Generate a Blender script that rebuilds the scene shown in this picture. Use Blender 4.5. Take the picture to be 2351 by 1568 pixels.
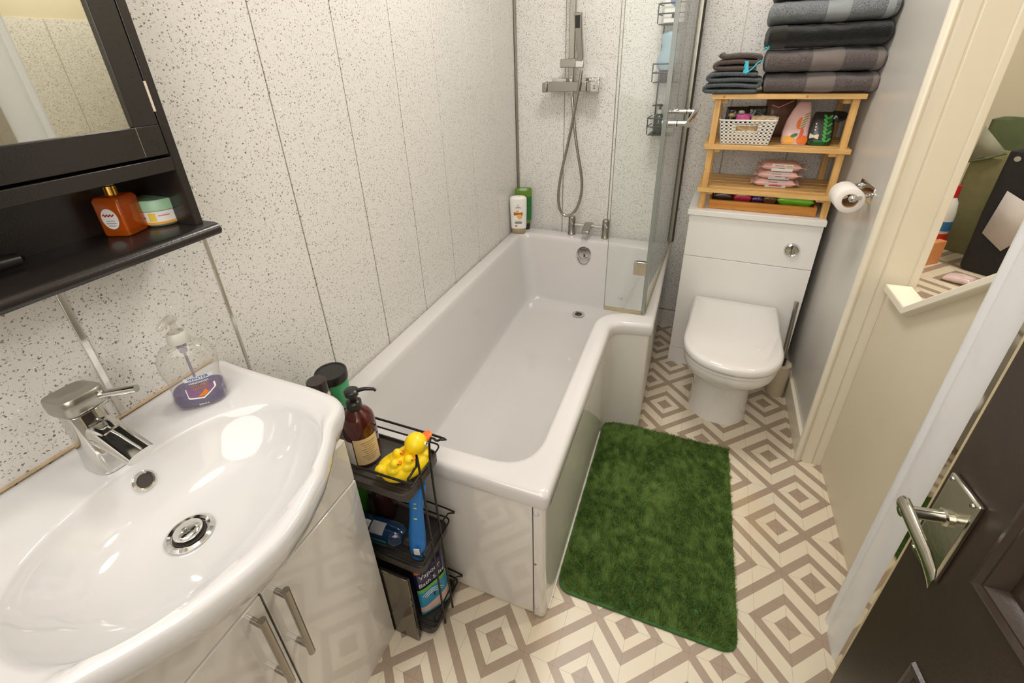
import bpy, bmesh, math, random
import numpy as np
from mathutils import Vector, Matrix, noise
random.seed(7)
rng = np.random.default_rng(7)
for o in list(bpy.data.objects): bpy.data.objects.remove(o)
S = bpy.context.scene
COL = S.collection

# ---------------------------------------------------------------- camera
cam = bpy.data.cameras.new('camera')
camo = bpy.data.objects.new('camera', cam); COL.objects.link(camo)
camo.location = (0.89823, -2.35114, 1.35399)
camo.rotation_euler = (1.10326, 0.035975, 0.382078)
cam.sensor_width = 36; cam.sensor_fit = 'HORIZONTAL'
cam.lens = 1046.04 / 2351 * 36
cam.shift_x = 0.00642; cam.shift_y = -0.0529
cam.clip_start = 0.02
S.camera = camo
# ---------------------------------------------------------------- world, lights, exposure
w = bpy.data.worlds.new('world'); S.world = w; w.use_nodes = True
w.node_tree.nodes['Background'].inputs[0].default_value = (1.0, 0.93, 0.84, 1)
w.node_tree.nodes['Background'].inputs[1].default_value = 0.25
def area(name, loc, size, power, col=(1, .90, .78), rot=(0, 0, 0)):
    l = bpy.data.lights.new(name, 'AREA'); l.shape = 'DISK'; l.size = size; l.energy = power; l.color = col
    o = bpy.data.objects.new(name, l); o.location = loc; o.rotation_euler = rot; COL.objects.link(o); return o
area('ceiling_lamp_light', (0.70, -0.95, 2.27), 0.45, 12, (1, .955, .92))
area('doorway_lamp_light', (0.80, -2.25, 2.27), 0.6, 3.0, (1, .955, .92))
area('front_fill_light', (0.68, -2.79, 1.68), 1.3, 13, (1, .96, .93), (math.radians(90), 0, 0))  # added soft frontal fill behind the camera, in front of a solid wall
area('cupboard_fill_light', (1.95, -0.75, 2.25), 0.3, 11, (1, .95, .86))  # added fill to brighten the cupboard, no known lamp there
S.view_settings.view_transform = 'Standard'; S.view_settings.look = 'None'
S.view_settings.exposure = 0.2; S.view_settings.gamma = 1.0; S.view_settings.use_curve_mapping = False

# ---------------------------------------------------------------- materials
def lin(c):
    c = c / 255.0
    return c / 12.92 if c <= 0.04045 else ((c + 0.055) / 1.055) ** 2.4
def rgb(r, g, b): return (lin(r), lin(g), lin(b), 1)
class NT:
    def __init__(s, name):
        s.m = bpy.data.materials.new(name); s.m.use_nodes = True
        s.t = s.m.node_tree; s.b = s.t.nodes['Principled BSDF']; s.o = s.t.nodes['Material Output']
    def n(s, typ, **kw):
        x = s.t.nodes.new(typ)
        for k, v in kw.items(): setattr(x, k, v)
        return x
    def l(s, a, b): s.t.links.new(a, b)
    def math(s, op, a, b=None, c=None):
        x = s.n('ShaderNodeMath', operation=op)
        for i, v in enumerate((a, b, c)):
            if v is None: continue
            if isinstance(v, (int, float)): x.inputs[i].default_value = v
            else: s.l(v, x.inputs[i])
        return x.outputs[0]
    def mix(s, f, a, b):
        x = s.n('ShaderNodeMix', data_type='RGBA')
        for i, v in ((0, f), (6, a), (7, b)):
            if isinstance(v, (int, float)): x.inputs[i].default_value = v
            elif isinstance(v, tuple): x.inputs[i].default_value = v
            else: s.l(v, x.inputs[i])
        return x.outputs[2]
    def pos(s, obj=False):
        if obj: return s.n('ShaderNodeTexCoord').outputs['Object']
        return s.n('ShaderNodeNewGeometry').outputs['Position']
    def noise(s, vec, scale, detail=3, rough=.55):
        x = s.n('ShaderNodeTexNoise'); x.inputs['Scale'].default_value = scale
        x.inputs['Detail'].default_value = detail; x.inputs['Roughness'].default_value = rough
        s.l(vec, x.inputs['Vector']); return x.outputs['Fac']
    def ramp(s, f, stops, const=False):
        x = s.n('ShaderNodeValToRGB'); r = x.color_ramp
        if const: r.interpolation = 'CONSTANT'
        while len(r.elements) < len(stops): r.elements.new(.5)
        for e, (p, c) in zip(r.elements, stops): e.position = p; e.color = c
        s.l(f, x.inputs[0]); return x.outputs[0]
    def bump(s, h, strength=.2, dist=.002):
        x = s.n('ShaderNodeBump'); x.inputs['Strength'].default_value = strength
        x.inputs['Distance'].default_value = dist; s.l(h, x.inputs['Height'])
        s.l(x.outputs[0], s.b.inputs['Normal'])
    def set(s, col=None, rough=None, metal=None, coat=None, spec=None, sheen=None):
        if col is not None:
            if isinstance(col, tuple): s.b.inputs['Base Color'].default_value = col
            else: s.l(col, s.b.inputs['Base Color'])
        for k, v in (('Roughness', rough), ('Metallic', metal), ('Coat Weight', coat), ('Specular IOR Level', spec), ('Sheen Weight', sheen)):
            if v is None: continue
            if isinstance(v, (int, float)): s.b.inputs[k].default_value = v
            else: s.l(v, s.b.inputs[k])
        return s
MC = {}
def simple(name, col, rough=.5, metal=0, coat=0, var=.06, scale=30, bump=0, bscale=200, spec=.5, obj=False):
    if name in MC: return MC[name]
    t = NT(name)
    f = t.noise(t.pos(), scale)
    d = tuple(max(0, c * (1 - var)) for c in col[:3]) + (1,); u = tuple(min(1, c * (1 + var)) for c in col[:3]) + (1,)
    t.set(t.mix(f, d, u), rough, metal, coat, spec)
    if bump: t.bump(t.noise(t.pos(), bscale, 2), bump, .002)
    MC[name] = t.m; return t.m
def clear(name, tint, gloss=.02, opacity=0.0, body=(1, 1, 1, 1), ior=1.45):
    """thin see-through material: transparent tint plus fresnel gloss, optional milky body"""
    if name in MC: return MC[name]
    t = NT(name); t.t.nodes.remove(t.b)
    tr = t.n('ShaderNodeBsdfTransparent'); tr.inputs[0].default_value = tint
    gl = t.n('ShaderNodeBsdfGlossy'); gl.inputs['Roughness'].default_value = gloss
    fr = t.n('ShaderNodeFresnel')
    ge = t.n('ShaderNodeNewGeometry'); t.l(t.math('SUBTRACT', ior, t.math('MULTIPLY', ge.outputs['Backfacing'], ior - 1 / ior)), fr.inputs[0])
    df = t.n('ShaderNodeBsdfPrincipled'); df.inputs['Base Color'].default_value = body; df.inputs['Roughness'].default_value = .15
    nz = t.noise(t.pos(), 12)
    m0 = t.n('ShaderNodeMixShader'); t.l(t.math('MULTIPLY', t.math('ADD', t.math('MULTIPLY', nz, .3), .85), opacity), m0.inputs[0])
    t.l(tr.outputs[0], m0.inputs[1]); t.l(df.outputs[0], m0.inputs[2])
    m1 = t.n('ShaderNodeMixShader'); t.l(fr.outputs[0], m1.inputs[0]); t.l(m0.outputs[0], m1.inputs[1]); t.l(gl.outputs[0], m1.inputs[2])
    t.l(m1.outputs[0], t.o.inputs[0]); MC[name] = t.m; return t.m

def panel_mat(name, base, sc=1.0):
    t = NT(name); p = t.pos()
    warp = t.n('ShaderNodeTexNoise'); warp.inputs['Scale'].default_value = 320; warp.inputs['Detail'].default_value = 1
    t.l(p, warp.inputs['Vector'])
    v1 = t.n('ShaderNodeVectorMath', operation='MULTIPLY_ADD'); t.l(warp.outputs['Color'], v1.inputs[0])
    v1.inputs[1].default_value = (.0055, .0055, .0055); t.l(p, v1.inputs[2])
    def specks(scale, thr, frac, off):
        a = t.n('ShaderNodeVectorMath', operation='ADD'); t.l(v1.outputs[0], a.inputs[0]); a.inputs[1].default_value = (off, off * 1.7, off * .6)
        v = t.n('ShaderNodeTexVoronoi'); v.inputs['Scale'].default_value = scale; t.l(a.outputs[0], v.inputs['Vector'])
        near = t.math('LESS_THAN', v.outputs['Distance'], thr)
        sep = t.n('ShaderNodeSeparateColor'); t.l(v.outputs['Color'], sep.inputs[0])
        pick = t.math('LESS_THAN', sep.outputs[0], frac)
        return t.math('MULTIPLY', near, pick), sep.outputs[1]
    s1, r1 = specks(185 * sc, .33, .42, 0); s2, r2 = specks(300 * sc, .34, .34, 3.1); s3, r3 = specks(520 * sc, .40, .11, 7.7)
    big = t.noise(p, 1.6, 2)
    c = t.mix(big, tuple(b * .97 for b in base[:3]) + (1,), base)
    c = t.mix(t.math('MULTIPLY', s1, .9), c, t.ramp(r1, [(0, rgb(72, 66, 60)), (.5, rgb(128, 118, 104)), (1, rgb(178, 166, 148))]))
    c = t.mix(t.math('MULTIPLY', s2, .8), c, t.ramp(r2, [(0, rgb(80, 74, 68)), (.6, rgb(140, 130, 118)), (1, rgb(178, 166, 150))]))
    c = t.mix(t.math('MULTIPLY', s3, .7), c, rgb(250, 248, 244))
    t.set(c, t.math('SUBTRACT', .34, t.math('MULTIPLY', s3, .16)), t.math('MULTIPLY', s3, .25))
    # glitter flakes lie at their own angles
    vf = t.n('ShaderNodeTexVoronoi'); vf.inputs['Scale'].default_value = 520 * sc; t.l(p, vf.inputs['Vector'])
    sub = t.n('ShaderNodeVectorMath', operation='SUBTRACT'); t.l(vf.outputs['Color'], sub.inputs[0]); sub.inputs[1].default_value = (.5, .5, .5)
    scl_ = t.n('ShaderNodeVectorMath', operation='SCALE'); t.l(sub.outputs[0], scl_.inputs[0]); t.l(t.math('MULTIPLY', s3, .9), scl_.inputs['Scale'])
    add = t.n('ShaderNodeVectorMath', operation='ADD'); ge = t.n('ShaderNodeNewGeometry'); t.l(ge.outputs['Normal'], add.inputs[0]); t.l(scl_.outputs[0], add.inputs[1])
    nm_ = t.n('ShaderNodeVectorMath', operation='NORMALIZE'); t.l(add.outputs[0], nm_.inputs[0]); t.l(nm_.outputs[0], t.b.inputs['Normal'])
    return t.m
M_panel = panel_mat('speckled_panel', rgb(229, 226, 220))
M_seam = simple('seam_strip', rgb(150, 145, 134), .3, .6)
M_chrome = simple('chrome', rgb(215, 214, 210), .08, 1, var=.03)
M_steel = simple('brushed_steel', rgb(170, 166, 158), .22, 1, var=.06)
M_white = simple('white_acrylic', rgb(215, 212, 209), .12, coat=.4, var=.015, scale=4)
M_ceramic = simple('white_ceramic', rgb(216, 215, 213), .07, coat=.5, var=.01, scale=4)
M_gloss = simple('white_gloss_board', rgb(228, 224, 216), .06, coat=.6, var=.015, scale=5)
M_board = simple('white_board', rgb(240, 238, 233), .3, var=.01, scale=5)
M_wall = simple('satin_wall_paint', rgb(206, 202, 194), .28, var=.05, scale=5, bump=.05, bscale=60)
M_cream = simple('cream_gloss_paint', rgb(232, 224, 204), .28, var=.04, scale=8, bump=.12, bscale=45)
M_creamp = simple('cream_panel_paint', rgb(218, 208, 184), .5, var=.04, scale=6, bump=.06, bscale=50)
M_whitep = simple('white_gloss_paint', rgb(232, 232, 232), .25, var=.03, scale=14, bump=.15, bscale=40)
M_ceil = simple('ceiling_paint', rgb(236, 231, 220), .7)
M_cab = simple('black_cabinet', rgb(37, 33, 30), .24, var=.15, scale=180, bump=.08, bscale=400)
M_blackw = simple('black_wire', rgb(30, 28, 26), .35, .3)
M_blackp = simple('black_plastic', rgb(34, 32, 31), .3)
M_mirror = simple('mirror_glass', rgb(205, 205, 195), .015, 1, var=.01)
M_dkgap = simple('dark_gap', rgb(60, 54, 48), .7)
M_brown = simple('dark_brown_door', rgb(58, 47, 40), .30, var=.18, scale=40, bump=.12, bscale=150)
M_oldchrome = simple('worn_chrome', rgb(196, 194, 180), .16, 1, var=.12, scale=60, bump=.06, bscale=80)
M_glass = clear('screen_glass', (.965, .98, .97, 1), .01, .03, rgb(225, 235, 228), 1.25)
M_gedge = clear('glass_edge', (.72, .78, .74, 1), .05, .7, rgb(150, 156, 148), 1.2)
M_seal = clear('clear_seal', (.85, .82, .7, 1), .1, .5, rgb(190, 176, 140))
M_yellow = simple('yellow_rubber', rgb(248, 214, 20), .35, var=.05)
M_orange = simple('orange_rubber', rgb(240, 110, 30), .4)
M_paper = simple('tissue_paper', rgb(236, 230, 222), .9, var=.03, bump=.15, bscale=500)
M_card = simple('brown_card', rgb(186, 148, 112), .9)
M_blue = simple('blue_rubber', rgb(30, 120, 200), .35, var=.1, scale=60)
M_label = simple('white_label', rgb(236, 234, 228), .4, var=.02)
M_ink = simple('dark_ink', rgb(48, 44, 44), .5)
M_gold = simple('gold_collar', rgb(226, 176, 84), .18, 1, var=.05)

def wood_mat(name, c1, c2, c3, axis=0):
    t = NT(name); p = t.pos()
    mp = t.n('ShaderNodeMapping'); t.l(p, mp.inputs[0]); sc = [90, 90, 90]; sc[axis] = 5; mp.inputs['Scale'].default_value = sc
    f = t.noise(mp.outputs[0], 1.0, 4, .6); k = t.noise(p, 16, 2)
    c = t.ramp(f, [(.2, c1), (.55, c2), (.85, c3)])
    knot = t.ramp(k, [(.70, (0, 0, 0, 1)), (.78, (1, 1, 1, 1))])
    c = t.mix(t.math('MULTIPLY', knot, .55), c, rgb(140, 84, 34))
    t.set(c, .42); t.bump(f, .12, .001); return t.m
M_woodx = wood_mat('pine_wood', rgb(198, 148, 84), rgb(224, 180, 112), rgb(236, 200, 138), 0)
M_woodz = wood_mat('pine_wood_upright', rgb(196, 144, 80), rgb(222, 176, 106), rgb(234, 196, 130), 2)
M_tray = wood_mat('varnished_wood', rgb(178, 112, 40), rgb(206, 140, 60), rgb(220, 160, 80), 0)

def towel_mat(name, c, smooth=False):
    if name in MC: return MC[name]
    t = NT(name); p = t.pos()
    f = t.noise(p, 330 if not smooth else 900, 2, .7); g = t.noise(p, 40, 2)
    d = tuple(x * .42 for x in c[:3]) + (1,); u = tuple(min(1, x * 1.5) for x in c[:3]) + (1,)
    if smooth: d = tuple(x * .85 for x in c[:3]) + (1,); u = tuple(min(1, x * 1.15) for x in c[:3]) + (1,)
    cc = t.mix(t.ramp(f, [(.3, (0, 0, 0, 1)), (.7, (1, 1, 1, 1))]), d, u)
    t.set(cc, .95, sheen=.3, spec=.1); t.bump(t.math('ADD', f, t.math('MULTIPLY', g, .5)), .8 if not smooth else .2, .006)
    MC[name] = t.m; return t.m

def floor_mat():
    t = NT('patterned_vinyl'); p = t.pos()
    tu, tv, ox, oy, th = .0772, .15423, 1.29659, -1.17448, -.02108
    sep = t.n('ShaderNodeSeparateXYZ'); t.l(p, sep.inputs[0])
    x = t.math('SUBTRACT', sep.outputs[0], ox); y = t.math('SUBTRACT', sep.outputs[1], oy)
    c, s = math.cos(th), math.sin(th)
    X = t.math('DIVIDE', t.math('ADD', t.math('MULTIPLY', x, c), t.math('MULTIPLY', y, s)), tu)
    Y = t.math('DIVIDE', t.math('SUBTRACT', t.math('MULTIPLY', y, c), t.math('MULTIPLY', x, s)), tv)
    a = t.math('SUBTRACT', X, t.math('MULTIPLY', t.math('FLOOR', t.math('DIVIDE', X, 3.0)), 3.0))
    b = t.math('PINGPONG', Y, 1.0)
    nar = t.math('LESS_THAN', a, 1.0)
    sn = t.math('ADD', t.math('MULTIPLY', a, 2.5), t.math('MULTIPLY', b, 5.0))
    sw = t.math('ADD', t.math('MULTIPLY', t.math('SUBTRACT', a, 1.0), 2.5), t.math('MULTIPLY', t.math('SUBTRACT', 1.0, b), 5.0))
    def fold(v, tot): return t.math('MINIMUM', v, t.math('SUBTRACT', tot, v))
    fn = fold(sn, 7.5); fw = fold(sw, 10.0)
    sp = t.math('ADD', t.math('MULTIPLY', fn, nar), t.math('MULTIPLY', fw, t.math('SUBTRACT', 1.0, nar)))
    k = t.math('DIVIDE', sp, 5.0)
    D = (0, 0, 0, 1); L = (1, 1, 1, 1)
    f = t.ramp(k, [(0, D), (.2, L), (.4, D), (.6, L), (.9, D)], True)
    n1 = t.noise(p, 7, 4); n2 = t.noise(p, 55, 3)
    light = t.mix(n1, rgb(233, 224, 205), rgb(226, 212, 184)); dark = t.mix(n2, rgb(166, 147, 128), rgb(176, 157, 138))
    col = t.mix(f, dark, light)
    # printed tile joints
    def near(v):
        fr = t.math('FRACT', t.math('ADD', v, .5)); return t.math('ABSOLUTE', t.math('SUBTRACT', fr, .5))
    j1 = t.math('LESS_THAN', near(X), .0065); j2 = t.math('LESS_THAN', near(Y), .0033)
    col = t.mix(t.math('MULTIPLY', t.math('MAXIMUM', j1, j2), .45), col, rgb(120, 104, 84))
    # yellowed wear patch with its own outline
    st = t.ramp(t.noise(p, 3.1, 3), [(.56, (0, 0, 0, 1)), (.72, (1, 1, 1, 1))])
    col = t.mix(t.math('MULTIPLY', st, .22), col, rgb(214, 178, 120))
    t.set(col, .33); t.bump(t.noise(p, 260, 2), .05, .001)
    return t.m
M_floor = floor_mat()

# ---------------------------------------------------------------- mesh helpers
ORG = {}
class MB:
    def __init__(s, xf=None): s.v = []; s.f = []; s.xf = xf
    def add(s, verts, faces):
        n = len(s.v); s.v += [tuple(q) for q in verts]; s.f += [[i + n for i in f] for f in faces]; return s
    def box(s, x0, y0, z0, x1, y1, z1):
        v = [(x, y, z) for z in (z0, z1) for x, y in ((x0, y0), (x1, y0), (x1, y1), (x0, y1))]
        return s.add(v, [[3, 2, 1, 0], [4, 5, 6, 7], [0, 1, 5, 4], [1, 2, 6, 5], [2, 3, 7, 6], [3, 0, 4, 7]])
    def obox(s, c, ax, ay, az, hx, hy, hz):
        c = Vector(c); ax, ay, az = Vector(ax), Vector(ay), Vector(az)
        v = [c + ax * sx * hx + ay * sy * hy + az * sz * hz for sz in (-1, 1) for sx, sy in ((-1, -1), (1, -1), (1, 1), (-1, 1))]
        return s.add(v, [[3, 2, 1, 0], [4, 5, 6, 7], [0, 1, 5, 4], [1, 2, 6, 5], [2, 3, 7, 6], [3, 0, 4, 7]])
    def prism(s, poly, z0, z1):
        n = len(poly); v = [(x, y, z0) for x, y in poly] + [(x, y, z1) for x, y in poly]
        f = [list(range(n))[::-1], list(range(n, 2 * n))] + [[i, (i + 1) % n, n + (i + 1) % n, n + i] for i in range(n)]
        return s.add(v, f)
    def extr(s, pts, d):
        n = len(pts); d = Vector(d); v = [Vector(q) for q in pts] + [Vector(q) + d for q in pts]
        f = [list(range(n))[::-1], list(range(n, 2 * n))] + [[i, (i + 1) % n, n + (i + 1) % n, n + i] for i in range(n)]
        return s.add(v, f)
    def loft(s, rings, cap0=True, cap1=True, closed=True):
        n = len(rings[0]); v = [q for r in rings for q in r]; f = []
        for k in range(len(rings) - 1):
            for i in range(n if closed else n - 1):
                j = (i + 1) % n; f.append([k * n + i, k * n + j, (k + 1) * n + j, (k + 1) * n + i])
        if cap0: f.append(list(range(n))[::-1])
        if cap1: f.append([(len(rings) - 1) * n + i for i in range(n)])
        return s.add(v, f)
    def lathe(s, prof, c=(0, 0, 0), axis=(0, 0, 1), n=28, up=None, caps=True):
        a = Vector(axis).normalized(); u = a.orthogonal().normalized() if up is None else Vector(up); w_ = a.cross(u); c = Vector(c)
        rings = [[c + a * h + (u * math.cos(2 * math.pi * i / n) + w_ * math.sin(2 * math.pi * i / n)) * r for i in range(n)] for r, h in prof]
        return s.loft(rings, caps, caps)
    def tube(s, path, r, n=10, closed=False):
        P = [Vector(q) for q in path]; N = len(P); rings = []; pu = None
        for i in range(N):
            if closed: t = P[(i + 1) % N] - P[i - 1]
            else: t = P[min(i + 1, N - 1)] - P[max(i - 1, 0)]
            t.normalize()
            if pu is None: u = t.orthogonal().normalized()
            else:
                u = pu - t * pu.dot(t)
                u = u.normalized() if u.length > 1e-6 else t.orthogonal().normalized()
            pu = u; w_ = t.cross(u); rr = r[i] if isinstance(r, (list, tuple)) else r
            rings.append([P[i] + (u * math.cos(2 * math.pi * k / n) + w_ * math.sin(2 * math.pi * k / n)) * rr for k in range(n)])
        if closed:
            return s.loft(rings + [rings[0]], False, False)
        return s.loft(rings)
    def ball(s, c, r, n=20, m=12):
        rx, ry, rz = (r, r, r) if isinstance(r, (int, float)) else r
        rings = [[(c[0] + rx * math.sin(math.pi * k / m) * math.cos(2 * math.pi * i / n), c[1] + ry * math.sin(math.pi * k / m) * math.sin(2 * math.pi * i / n), c[2] - rz * math.cos(math.pi * k / m)) for i in range(n)] for k in range(1, m)]
        return s.loft(rings)
    def build(s, name, mat, parent=None, org=None, bevel=0, seg=2, smooth=35, sub=0, remesh=0, solid=0):
        v = s.v
        if s.xf: v = [s.xf(Vector(q)) for q in v]
        if parent is not None: o3 = ORG[parent.name]
        else: o3 = Vector(org) if org is not None else Vector((0, 0, 0))
        if s.xf and parent is None and org is not None: o3 = s.xf(Vector(org))
        me = bpy.data.meshes.new(name)
        me.from_pydata([tuple(Vector(q) - o3) for q in v], [], s.f); me.validate()
        bm = bmesh.new(); bm.from_mesh(me); bmesh.ops.recalc_face_normals(bm, faces=bm.faces); bm.to_mesh(me); bm.free()
        me.materials.append(mat)
        if smooth:
            me.polygons.foreach_set('use_smooth', [True] * len(me.polygons)); me.set_sharp_from_angle(angle=math.radians(smooth))
        o = bpy.data.objects.new(name, me); COL.objects.link(o)
        if parent is not None: o.parent = parent
        else: o.location = o3
        ORG[o.name] = o3
        if remesh:
            md = o.modifiers.new('remesh', 'REMESH'); md.mode = 'VOXEL'; md.voxel_size = remesh; md.use_smooth_shade = True
            sm = o.modifiers.new('smooth', 'SMOOTH'); sm.iterations = 4
        if solid:
            md = o.modifiers.new('solid', 'SOLIDIFY'); md.thickness = solid; md.offset = 0
        if bevel:
            md = o.modifiers.new('bevel', 'BEVEL'); md.width = bevel; md.segments = seg; md.limit_method = 'ANGLE'; md.angle_limit = math.radians(40)
        if sub:
            md = o.modifiers.new('sub', 'SUBSURF'); md.levels = sub; md.render_levels = sub
        return o
def thing(name, label, cat, loc, group=None, xf=None):
    o = bpy.data.objects.new(name, None); COL.objects.link(o); o.empty_display_size = .05
    p = Vector(loc); p = xf(p) if xf else p
    o.location = p; ORG[o.name] = p
    o['label'] = label; o['category'] = cat
    if group: o['group'] = group
    return o
def tag(o, label, cat, group=None):
    o['label'] = label; o['category'] = cat
    if group: o['group'] = group
    return o
def struct(o): o['kind'] = 'structure'; return o
def lab(o, label): o['label'] = label; return o
def rotz(a, px, py):
    c, s = math.cos(a), math.sin(a)
    return lambda q: Vector((px + c * (q.x - px) - s * (q.y - py), py + s * (q.x - px) + c * (q.y - py), q.z))
def rpoly(pts, rad, k=8):
    """polygon with rounded corners; rad per corner"""
    out = []; n = len(pts)
    for i in range(n):
        p = Vector(pts[i]); a = Vector(pts[i - 1]); b = Vector(pts[(i + 1) % n]); r = rad[i] if isinstance(rad, (list, tuple)) else rad
        da = (a - p); db = (b - p); ra = min(r, da.length * .48); rb = min(r, db.length * .48)
        A = p + da.normalized() * ra; B = p + db.normalized() * rb
        for j in range(k):
            t = j / (k - 1); out.append(tuple(A * (1 - t) ** 2 + p * 2 * t * (1 - t) + B * t * t))
    return out
def offs(pts, d):
    """inset a ccw polygon by d"""
    n = len(pts); L = []
    for i in range(n):
        a = Vector(pts[i]); b = Vector(pts[(i + 1) % n]); t = (b - a).normalized(); nn = Vector((-t.y, t.x)) * d
        L.append((a + nn, t))
    out = []
    for i in range(n):
        p, t = L[i - 1]; q, u = L[i]; den = t.x * u.y - t.y * u.x
        k = ((q.x - p.x) * u.y - (q.y - p.y) * u.x) / den if abs(den) > 1e-9 else 0
        r = p + t * k; out.append((r.x, r.y))
    return out
def z3(poly, z): return [(x, y, z) for x, y in poly]
def text_mb(txt, size, fn, depth=0.0004, align='CENTER', shear=0):
    """lettering as mesh; fn maps (u, v, h) to a point"""
    cu = bpy.data.curves.new('t', 'FONT'); cu.body = txt; cu.size = size; cu.extrude = depth; cu.align_x = align; cu.align_y = 'CENTER'; cu.shear = shear; cu.resolution_u = 3
    ob = bpy.data.objects.new('t', cu); COL.objects.link(ob)
    dg = bpy.context.evaluated_depsgraph_get(); me = bpy.data.meshes.new_from_object(ob.evaluated_get(dg))
    mb = MB(); mb.add([fn(q.co.x, q.co.y, q.co.z) for q in me.vertices], [list(p.vertices) for p in me.polygons])
    bpy.data.objects.remove(ob); bpy.data.curves.remove(cu); bpy.data.meshes.remove(me); return mb
def planefn(c, ux, uy, h0=.0006):
    c, ux, uy = Vector(c), Vector(ux).normalized(), Vector(uy).normalized(); nn = ux.cross(uy)
    return lambda u, v, h: c + ux * u + uy * v + nn * (h + h0)
def cylfn(cx, cy, z, r, a0):
    """a0: angle (world xy) of the label centre, text reads left to right seen from outside"""
    return lambda u, v, h: Vector((cx + (r + h + .0005) * math.cos(a0 + u / r), cy + (r + h + .0005) * math.sin(a0 + u / r), z + v))
def cylpatch(cx, cy, z0, z1, r, a0, half, n=16):
    v = []; f = []
    for i in range(n + 1):
        a = a0 - half + 2 * half * i / n
        v += [(cx + r * math.cos(a), cy + r * math.sin(a), z0), (cx + r * math.cos(a), cy + r * math.sin(a), z1)]
    for i in range(n): f.append([2 * i, 2 * i + 2, 2 * i + 3, 2 * i + 1])
    return MB().add(v, f)

# ---------------------------------------------------------------- the setting
struct(MB().box(-.1, -2.9, -.06, 2.6, .45, 0).build('floor', M_floor))
struct(MB().box(-.1, -2.9, 2.35, 2.6, .45, 2.42).build('ceiling', M_ceil))
xfE = rotz(-.053, 0, .012)
xfW = rotz(-.06, .905, -.375)
def panels(name, edges, z0, z1, place, mat=M_panel, gap=.0032):
    """row of boards with narrow grooves; place(u0,u1,d0,d1,z0,z1,mb) adds a board"""
    mb = MB()
    for a, b in zip(edges[:-1], edges[1:]): place(a + gap / 2, b - gap / 2, 0, .012, z0, z1, mb)
    return mb
ledge = [0] + [-.279 - .25 * k for k in range(0, 11)]
ledge = ledge[::-1]
wl = panels('wall_left', ledge, 0, 2.35, lambda a, b, d0, d1, z0, z1, mb: mb.box(-d1, a, z0, -d0, b, z1))
wall_left = struct(wl.build('wall_left', M_panel, bevel=.0012, seg=1))
ORG['wall_left'] = Vector((0, 0, 0))
struct(MB().box(-.09, -2.9, 0, -.003, .1, 2.35).build('seam_backing', M_seam, wall_left))
t1 = MB()
t1.box(-.002, -2.029 - .005, .7, .003, -2.029 + .005, 2.35); t1.box(-.002, -1.779 - .0035, .0, .002, -1.779 + .0035, 2.35)
struct(t1.build('trim_1', M_chrome, bevel=.001))
eedge = [0, .261, .511, .761, 1.011, 1.261, 1.50]
we = panels('wall_back', eedge, .10, 2.35, lambda a, b, d0, d1, z0, z1, mb: mb.box(a, .012 + d0, z0, b, .012 + d1, z1))
we.xf = xfE
wall_back = struct(we.build('wall_back', M_panel, bevel=.0012, seg=1)); ORG['wall_back'] = Vector((0, 0, 0))
struct(MB(xfE).box(-.05, .0152, 0, 1.55, .1, 2.35).build('seam_backing', M_seam, wall_back))
struct(MB(xfE).box(0, .003, 0, 1.5, .0145, .094).build('baseboard_back', M_panel))
struct(MB(xfE).box(0.001, -.001, .49, .012, .011, 2.35).build('trim_2', M_seam, bevel=.002))
# right wall with its end facing the room, plain satin paint
wr = [(1.425, .02), (1.400, -.845), (1.518, -.845), (1.518, .44), (1.425, .44)]
struct(MB().prism(wr[::-1], 0, 2.35).build('wall_right', M_wall))
struct(MB().prism([(1.425, -.03), (1.411, -.03), (1.388, -.842), (1.402, -.842)], 0, .095).build('baseboard_right', M_cream, bevel=.004))
# moulded casing on the wall end
cas = [(1.386, -.842), (1.386, -.853), (1.390, -.858), (1.398, -.860), (1.404, -.856), (1.407, -.850), (1.412, -.8525), (1.440, -.8535), (1.443, -.850), (1.446, -.8555), (1.522, -.857), (1.522, -.842)]
struct(MB().prism(cas, 0, 2.35).build('trim_3', M_cream, smooth=50, bevel=.001))
struct(MB().prism([(1.508, -.857), (1.508, -.866), (1.524, -.868), (1.524, -.80), (1.518, -.80), (1.518, -.857)], .72, 2.35).build('trim_4', M_cream, bevel=.002))
# half wall below the opening, its top stepping up to the front
hw = [(1.468, y, z) for y, z in ((-.858, 0), (-1.45, 0), (-1.45, 1.06), (-1.03, .722), (-.858, .722))]
struct(MB().extr(hw, (.045, 0, 0)).build('wall_half', M_creamp))
cap = [(1.446, y, z) for y, z in ((-.885, .722), (-1.030, .722), (-1.45, 1.06), (-1.45, 1.082), (-1.026, .744), (-.885, .744))]
struct(MB().extr(cap, (.062, 0, 0)).build('trim_5', M_cream, bevel=.003))
# door frame
jm = [(1.51, -1.418), (1.388, -1.418), (1.3835, -1.424), (1.3835, -1.436), (1.390, -1.443), (1.3845, -1.449), (1.3815, -1.458), (1.3815, -1.518), (1.387, -1.526), (1.51, -1.526)]
struct(MB().prism(jm, 0, 2.35).build('trim_6', M_whitep, smooth=50))
M_strip = simple('polished_strip', rgb(205, 200, 185), .04, 1, var=.05)
struct(MB().box(1.386, -1.62, 0, 1.40, -1.5262, 2.05).build('trim_7', M_strip))
struct(MB().box(1.40, -2.9, 0, 1.52, -1.53, 2.35).build('wall_right_front', M_creamp))
struct(MB().box(-.1, -2.9, 0, 1.45, -2.82, 2.35).build('wall_front', M_wall))
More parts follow.
